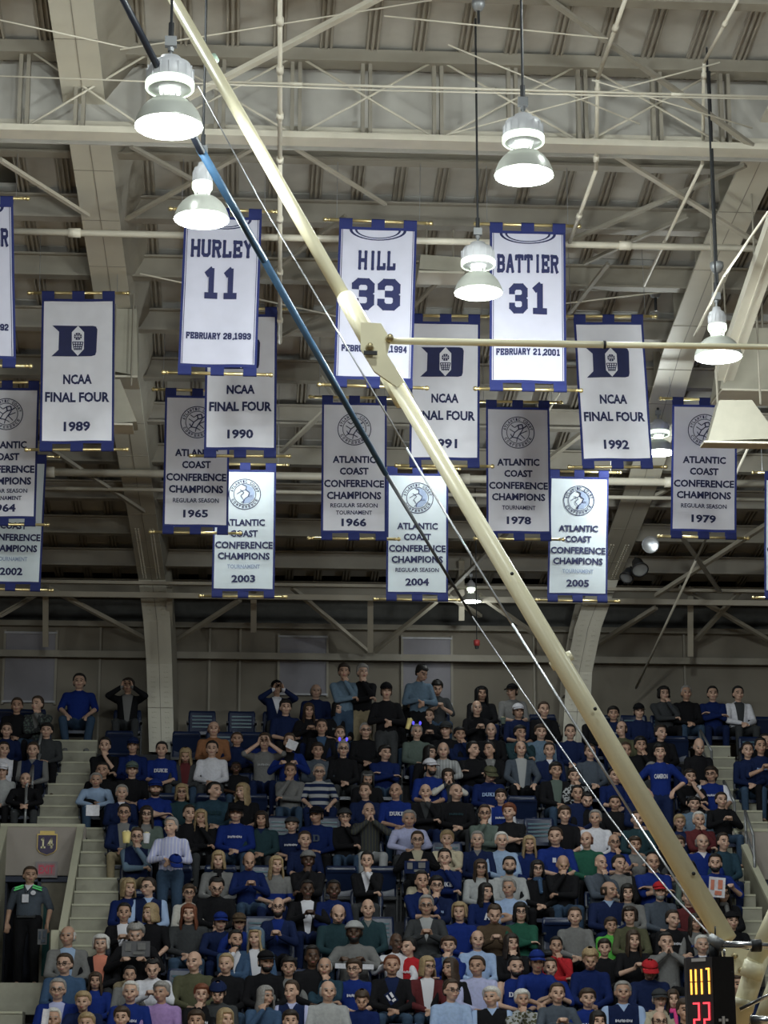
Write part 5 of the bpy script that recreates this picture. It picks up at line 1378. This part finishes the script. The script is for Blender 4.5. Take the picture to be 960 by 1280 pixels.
for i, r in enumerate(rows):
    ex = {}
    for tkn in r[6:]:
        k_, _, v_ = tkn.partition('='); ex[k_] = float(v_) if k_ == 'w' else int(v_) if k_ == 'row' else (v_ or True)
    if ex.get('long') == '0': del ex['long']
    recs.append(dict(px=float(r[0]), py=float(r[1]), hair=r[2], gar=r[3], pose=r[4], yaw=int(r[5]), ex=ex))
def nice(c): return NICE.get(c, c)
def describe(q, pose=True):
    ex = q['ex']; s = []
    gn, cols = q['gar'].split(':'); cs = cols.split('/')
    if ex.get('cap'): hw = nice(ex['cap'])+' cap'
    elif ex.get('bean'): hw = nice(ex['bean'])+' knit hat'
    elif ex.get('horns'): hw = 'glowing blue headband'
    else: hw = HSN[q['hair'][1]].format(HN[q['hair'][0]])
    w3 = GAR[gn][2].format('', '', nice(cs[1]) if len(cs) > 1 else '')
    if gn in ('open', 'cardigan', 'suit') and len(cs) > 1: w3 += ' over '+nice(cs[1])
    t = ('child' if 'kid' in ex else 'person')+' with '+hw+(' and glasses' if 'gl' in ex else '')+', '+({'wide': 'striped ', 'pin': 'pinstriped '}.get(ex.get('pat'), ''))+nice(cs[0])+' '+w3
    return t
def garw(q): gn, cols = q['gar'].split(':'); return nice(cols.split('/')[0])+' '+{'vest': 'vest', 'tjersey': 'jersey', 'jersey': 'jersey', 'raglan': 'raglan', 'block': 'banded top', 'blouse': 'blouse'}.get(gn, GAR[gn][2].split(' over')[0].replace('hooded ', ''))
for q in recs:
    kr = q['ex'].get('row'); q['row'] = kr if kr is not None else int(np.argmin([abs(q['py']-yy) for yy in ROWY]))
for _ in range(4):
    for q in recs:
        if q['ex'].get('row') is not None: continue
        X = P(q['px'], q['py'], rowdepth(q['row'])).x
        def clash(k): 
            return sum(max(0, .40-abs(P(p['px'], p['py'], rowdepth(p['row'])).x-X)) for p in recs if p is not q and p['row'] == k)
        c0 = clash(q['row'])
        if c0 < .05: continue
        best = min([q['row']-1, q['row'], q['row']+1], key=lambda k: 99 if not 0 <= k <= 14 else clash(k)*60+abs(ROWY[k]-q['py'])*.7)
        q['row'] = best
for q in recs: q['ex']['row'] = q['row']
base = {}
for q in recs: base.setdefault(describe(q), []).append(q)
words = lambda s: len(s.split())
seen = set()
ORD = ['last', 'next to last', 'third last']
def uniq(q):
    d = describe(q); same = base[d]; c0 = d+', '+POSEW[q['pose']]
    if len([p for p in same if POSEW[p['pose']] == POSEW[q['pose']]]) == 1 and words(c0) <= 16: return c0
    nb = sorted([p for p in recs if p is not q and abs(p['py']-q['py']) < 45 and abs(p['px']-q['px']) < 60], key=lambda p: math.hypot(p['px']-q['px'], (p['py']-q['py'])*1.2))
    for p in nb[:6]:
        dx, dy = p['px']-q['px'], p['py']-q['py']
        rel = 'in front of' if dy > 14 and abs(dx) < 22 else 'behind' if dy < -14 and abs(dx) < 22 else 'beside'
        s = d+', '+rel+' '+garw(p)
        if s not in seen and words(s) <= 16: return s
    return d
for q in recs:
    s = uniq(q); seen.add(s); q['label'] = s
from collections import Counter
cn = Counter(q['label'] for q in recs)
for i, q in enumerate(recs):
    add_person(q['px'], q['py'], q['hair'], q['gar'], q['pose'], q['yaw'], q['ex'], q['label'], i)
# the attendant in the portal
za = rowz[4]+.27; Ya = 32.0
hd = P(37, 1094, Ya); k = (hd.z-za)/(pose_geo('sides')['TH'].translation.z)
att = add_person(37, 1094, 'bs', 'polo:slate/white', 'sides', 1, {'att': 1, 'leg': 'black', 'w': 1.12}, 'person standing in the left portal, charcoal polo with green shoulder stripes, black trousers', 3, Ya, za)
g = pose_geo('sides'); U = g['U']
m = MB()
for s_ in (-1, 1):
    m.box(U(s_*.12, -.045, 1.03-.012), (.12, .05, .022), rot=Matrix.Rotation(s_*.35, 3, 'Y')); m.box(U(s_*.12, -.075, 1.00-.016), (.13, .03, .02), rot=Matrix.Rotation(s_*.35, 3, 'Y'))
m.build('shoulder_stripe', mat('cloth_neon', (.15, .75, .25), .7), att)
m = MB(); m.box(U(-.02, -.128, .84), (.085, .008, .12)); m.build('id_card', cmat('white'), att)
m = MB(); m.lathe([(0, -.008), (.034, -.006), (.034, .0), (0, .0)], U(.08, -.125, .92), 14, axis='Y'); m.build('round_badge', cmat('white'), att)
m = MB(); m.tube(U(-.02, -.125, .90), U(-.05, -.06, 1.03), .004, n=5); m.tube(U(-.02, -.125, .90), U(.05, -.06, 1.03), .004, n=5); m.build('lanyard', cmat('black'), att)
m = MB(); m.box(U(0, -.115, .575), (.24, .03, .03)); m.box(U(0, -.134, .575), (.04, .01, .03)); m.build('belt', M_DARK, att)
# ---- things people hold or that lie by them
def item(name, label, cat, px, py, k, off, kind, **kw):
    Y = rowdepth(k)-off; c = P(px, py, Y); t = thing(name, label, cat, c, (kw.get('rx', 0), kw.get('ry', 0), kw.get('rz', 0)), group=kw.get('group'))
    s = pxm(Y); m = MB(); w, h = kw.get('w', 10)*s, kw.get('h', 8)*s
    if kind == 'tub':
        m.lathe([(w*.36, -h/2), (w*.5, h/2), (w*.46, h/2), (w*.34, -h/2+.005), (0, -h/2+.005)], n=16); m.lathe([(0, -h/2), (w*.36, -h/2)], n=16); m.build('tub', cmat2(kw['c']), t, True)
        m = MB(); 
        for j in range(14): m.ell((random.uniform(-.3, .3)*w, random.uniform(-.3, .3)*w, h*.5+random.uniform(-.005, .01)), (w*.12,)*3, 6, 4)
        o = m.build('popcorn' if kw['c'] != 'white' else 'ice', mat('popcorn', (.8, .7, .4), .8), t); o['kind'] = 'stuff'
    elif kind == 'sheet':
        n = 6
        vs = [((i/n-.5)*w, .012*math.cos((i/n-.5)*5), z*h/2) for z in (-1, 1) for i in range(n+1)]; vs += [(x, y+.004, z) for x, y, z in vs]; q = 2*(n+1)
        m.add(vs, [(i, i+1, n+2+i, n+1+i) for i in range(n)]+[(q+i, q+n+1+i, q+n+2+i, q+i+1) for i in range(n)]); m.build('page', cmat2(kw['c']), t)
        if 'c2' in kw:
            m = MB()
            for (x, z, a, b) in ((-.28, .1, .3, .5), (.2, .15, .4, .45), (.1, -.28, .6, .2)): m.box((x*w, .006, z*h), (a*w*.7, .006, b*h))
            for v in range(0): pass
            m.v = [(x, y-.014, z) for x, y, z in m.v]; m.build('printed_picture', cmat2(kw['c2']), t)
    elif kind == 'phone': m.box((0, 0, 0), (w, .008, h)); m.build('phone_body', M_DARK, t); m = MB(); m.box((0, .006, 0), (w*.86, .004, h*.86)); m.build('screen', mat('phone_screen', (.05, .06, .08), .2), t)
    elif kind == 'cap':
        c_ = link('cap_crown', hair_mesh('cap'), t); c_.rotation_euler = (.5, 0, .3); set_slot(c_, 0, cmat(kw['c']))
    return t
def cmat2(c): return cmat(c) if c in CO else mat('item_'+c, dict(yellow=(.75, .62, .25), print=(.09, .09, .10))[c], .6)
item('popcorn_tub', 'yellow popcorn tub held between two spectators right of the portal', 'popcorn tub', 158, 1047, 7, .42, 'tub', w=11, h=13, c='yellow')
item('popcorn_tub', 'white and dark drink tub next to the yellow popcorn tub', 'tub', 183, 1048, 7, .40, 'tub', w=9, h=12, c='white')
item('popcorn_tub', 'slim yellow popcorn cup high in the stand below the wall', 'popcorn tub', 511, 905, 12, .34, 'tub', w=7, h=13, c='yellow', ry=.3)
item('drink_cup', 'pale green drink cup high in the stand near the cables', 'cup', 629, 901, 13, .34, 'tub', w=7, h=8, c='greygreen')
item('white_sheet', 'white paper read by grey haired spectator beside the left stairs', 'paper', 116, 1013, 8, .42, 'sheet', w=16, h=13, c='white')
item('programme', 'open dark picture programme held by grey haired spectator low left', 'programme', 170, 1186, 3, .42, 'sheet', w=33, h=18, c='print', c2='grey')
item('white_sheet', 'crumpled white sheet high in the stand left of centre', 'paper', 365, 931, 11, .42, 'sheet', w=13, h=11, c='white', ry=.4)
item('held_cap', 'royal blue cap held low by the standing striped shirt spectator', 'cap', 219, 1080, 6, .36, 'cap', c='blue')
item('red_sign', 'white board with red square, held by bearded spectator on the right', 'sign', 896, 1109, 5, .42, 'sheet', w=20, h=24, c='white', c2='coral', ry=.1)
item('snack_tray', 'white card tray held by bearded spectator in light grey knit hat', 'tray', 443, 1208, 3, .40, 'sheet', w=46, h=6, c='white', ry=.03)
item('programme', 'folded white and navy programme held in front row near centre', 'programme', 489, 1247, 2, .42, 'sheet', w=11, h=15, c='navy', c2='white', ry=-.6)
item('programme', 'dark programme spread on the lap of suited spectator at centre', 'programme', 521, 1084, 6, .42, 'sheet', w=30, h=15, c='navy', c2='grey')
item('programme', 'dark programme hanging from the hand of the portal attendant', 'programme', 53, 1171, 6, .42, 'sheet', w=11, h=18, c='print', c2='slate')
item('white_sheet', 'white folded paper low in the stand at far left knees', 'paper', 57, 1271, 0, .2, 'sheet', w=8, h=18, c='white', ry=.1)
# ---------------------------------------------------------------- seats
def seat_meshes():
    B, Pn, S, A = MB(), MB(), MB(), MB()
    n = 10; vs = []
    for (z, y, sx) in ((.40, .10, 1), (.46, .115, 1), (.70, .135, 1), (.80, .15, .98), (.835, .155, .9)):
        for i in range(n+1):
            x = (i/n-.5)*.46*sx; vs.append((x, y-.03*(1-math.cos(min(abs(x)/.23, 1)*1.4)), z))
    k = len(vs); vs += [(x, y+.025, z) for x, y, z in vs]; q = n+1
    fs = [(j*q+i, j*q+i+1, (j+1)*q+i+1, (j+1)*q+i) for j in range(4) for i in range(n)]; fs += [(k+d, k+c, k+b, k+a) for a, b, c, d in fs]
    fs += [(4*q+i, 4*q+i+1, k+4*q+i+1, k+4*q+i) for i in range(n)]+[(j*q, (j+1)*q, k+(j+1)*q, k+j*q) for j in range(4)]+[(j*q+n, k+j*q+n, k+(j+1)*q+n, (j+1)*q+n) for j in range(4)]
    B.add(vs, fs)
    for z, y in ((.56, .118), (.62, .122), (.68, .127), (.74, .135)): S.box((0, y-.012, z), (.33, .012, .022))
    Pn.box((0, -.06, .415), (.45, .34, .03)); Pn.box((0, -.235, .405), (.42, .03, .05))
    for s in (-1, 1): A.box((s*.235, .07, .30), (.025, .05, .60)); A.box((s*.235, -.07, .60), (.035, .25, .03)); A.box((s*.235, .03, .015), (.05, .2, .03))
    A.box((0, .03, .37), (.47, .04, .04)); return B.mesh('seat_back', M_SEAT, True), Pn.mesh('seat_pan', M_SEAT), S.mesh('back_slat', M_SEATT), A.mesh('seat_frame', M_DARK)
SB, SP, SS, SF = seat_meshes()
def seat(X, k, label, grp, empty_=False):
    o = thing('stadium_seat', label, 'seat', (X, rowdepth(k)+.0, rowz[k]), group=grp)
    b = link('seat_back', SB, o); link('back_slat', SS, b); link('seat_frame', SF, o)
    p = link('seat_pan', SP, o)
    if empty_ and (int(X*10) % 3): p.location = (0, .05, .15); p.rotation_euler = (-1.2, 0, 0); p.location = (0, -.28, .50-.12)
blocks = {k: ([(-8, -3.2), (-2.25, 7.5), (8.2, 12)] if k >= 10 else [(-8, -3.7), (-1.65, 6.95), (8.9, 12)] if k >= 4 else [(-8, -3.7), (-2.6, 8)]) for k in range(15)}
cols = [P(202, 900, 37.1).x, P(720, 900, 37.1).x]
ne = 0; SL = set()
for k in range(15):
    occ = sorted(P(q['px'], q['py'], rowdepth(k)).x for q in recs if q['row'] == k and not POSES[q['pose']].get('st'))
    for q in recs:
        if q['row'] != k or POSES[q['pose']].get('st'): continue
        lb = 'navy seat under '+q['label']
        if words(lb) > 16: lb = 'seat under '+' '.join(q['label'].split()[:14])
        seat(P(q['px'], q['py'], rowdepth(k)).x, k, lb.rstrip(','), 'occupied stadium seats')
    stx = [P(q['px'], q['py'], rowdepth(k)).x for q in recs if POSES[q['pose']].get('st') and q['row'] in (k, )]
    for a, b in blocks[k]:
        xs = [x for x in occ if a-.2 < x < b+.2]; edges = [a-.25]+xs+[b+.25]
        for e0, e1 in zip(edges, edges[1:]):
            gap = e1-e0-.5; n = int(gap/.5)
            for j in range(n):
                X = e0+.5+ (gap-(n-1)*.5)/2*1.0+ j*.5 - .0 if n > 0 else 0
                X = e0+.25+(e1-e0-.5)*(j+.5)/n
                cam_x = 480; v = Vector((X, rowdepth(k), rowz[k]+.8-CZ)); vv = RM.transposed() @ v; px_ = 480+F*vv.x/-vv.z
                if not -15 < px_ < 975: continue
                if k >= 12 and min(abs(X-c) for c in cols) < .42: continue
                if any(abs(X-s_) < .3 for s_ in stx): continue
                ne += 1; rn = {14: 'top row against the wall', 13: 'second row from the wall', 12: 'third row from the wall'}.get(k)
                near = min(recs, key=lambda q: math.hypot(q['px']-px_, (q['py']-ROWY[k])*2))
                lab = ('empty navy stadium seat, %s, near %s' % (rn, garw(near))) if rn else ('empty navy stadium seat beside person in %s, %s' % (garw(near), {0: 'front row', 1: 'second row', 2: 'third row', 3: 'fourth row'}.get(k, 'row %d from the front' % (k+1))))
                if lab in SL:
                    for q2 in sorted(recs, key=lambda q: math.hypot(q['px']-px_, (q['py']-ROWY[k])*2))[1:40]:
                        l2 = 'empty navy seat between %s and %s, row %d' % (garw(near), garw(q2), k+1)
                        if l2 not in SL: lab = l2; break
                SL.add(lab); seat(X, k, lab, 'empty stadium seats', True)
print('people', len(recs), 'empty seats', ne, 'dup labels', [k for k, v in cn.items() if v > 1])
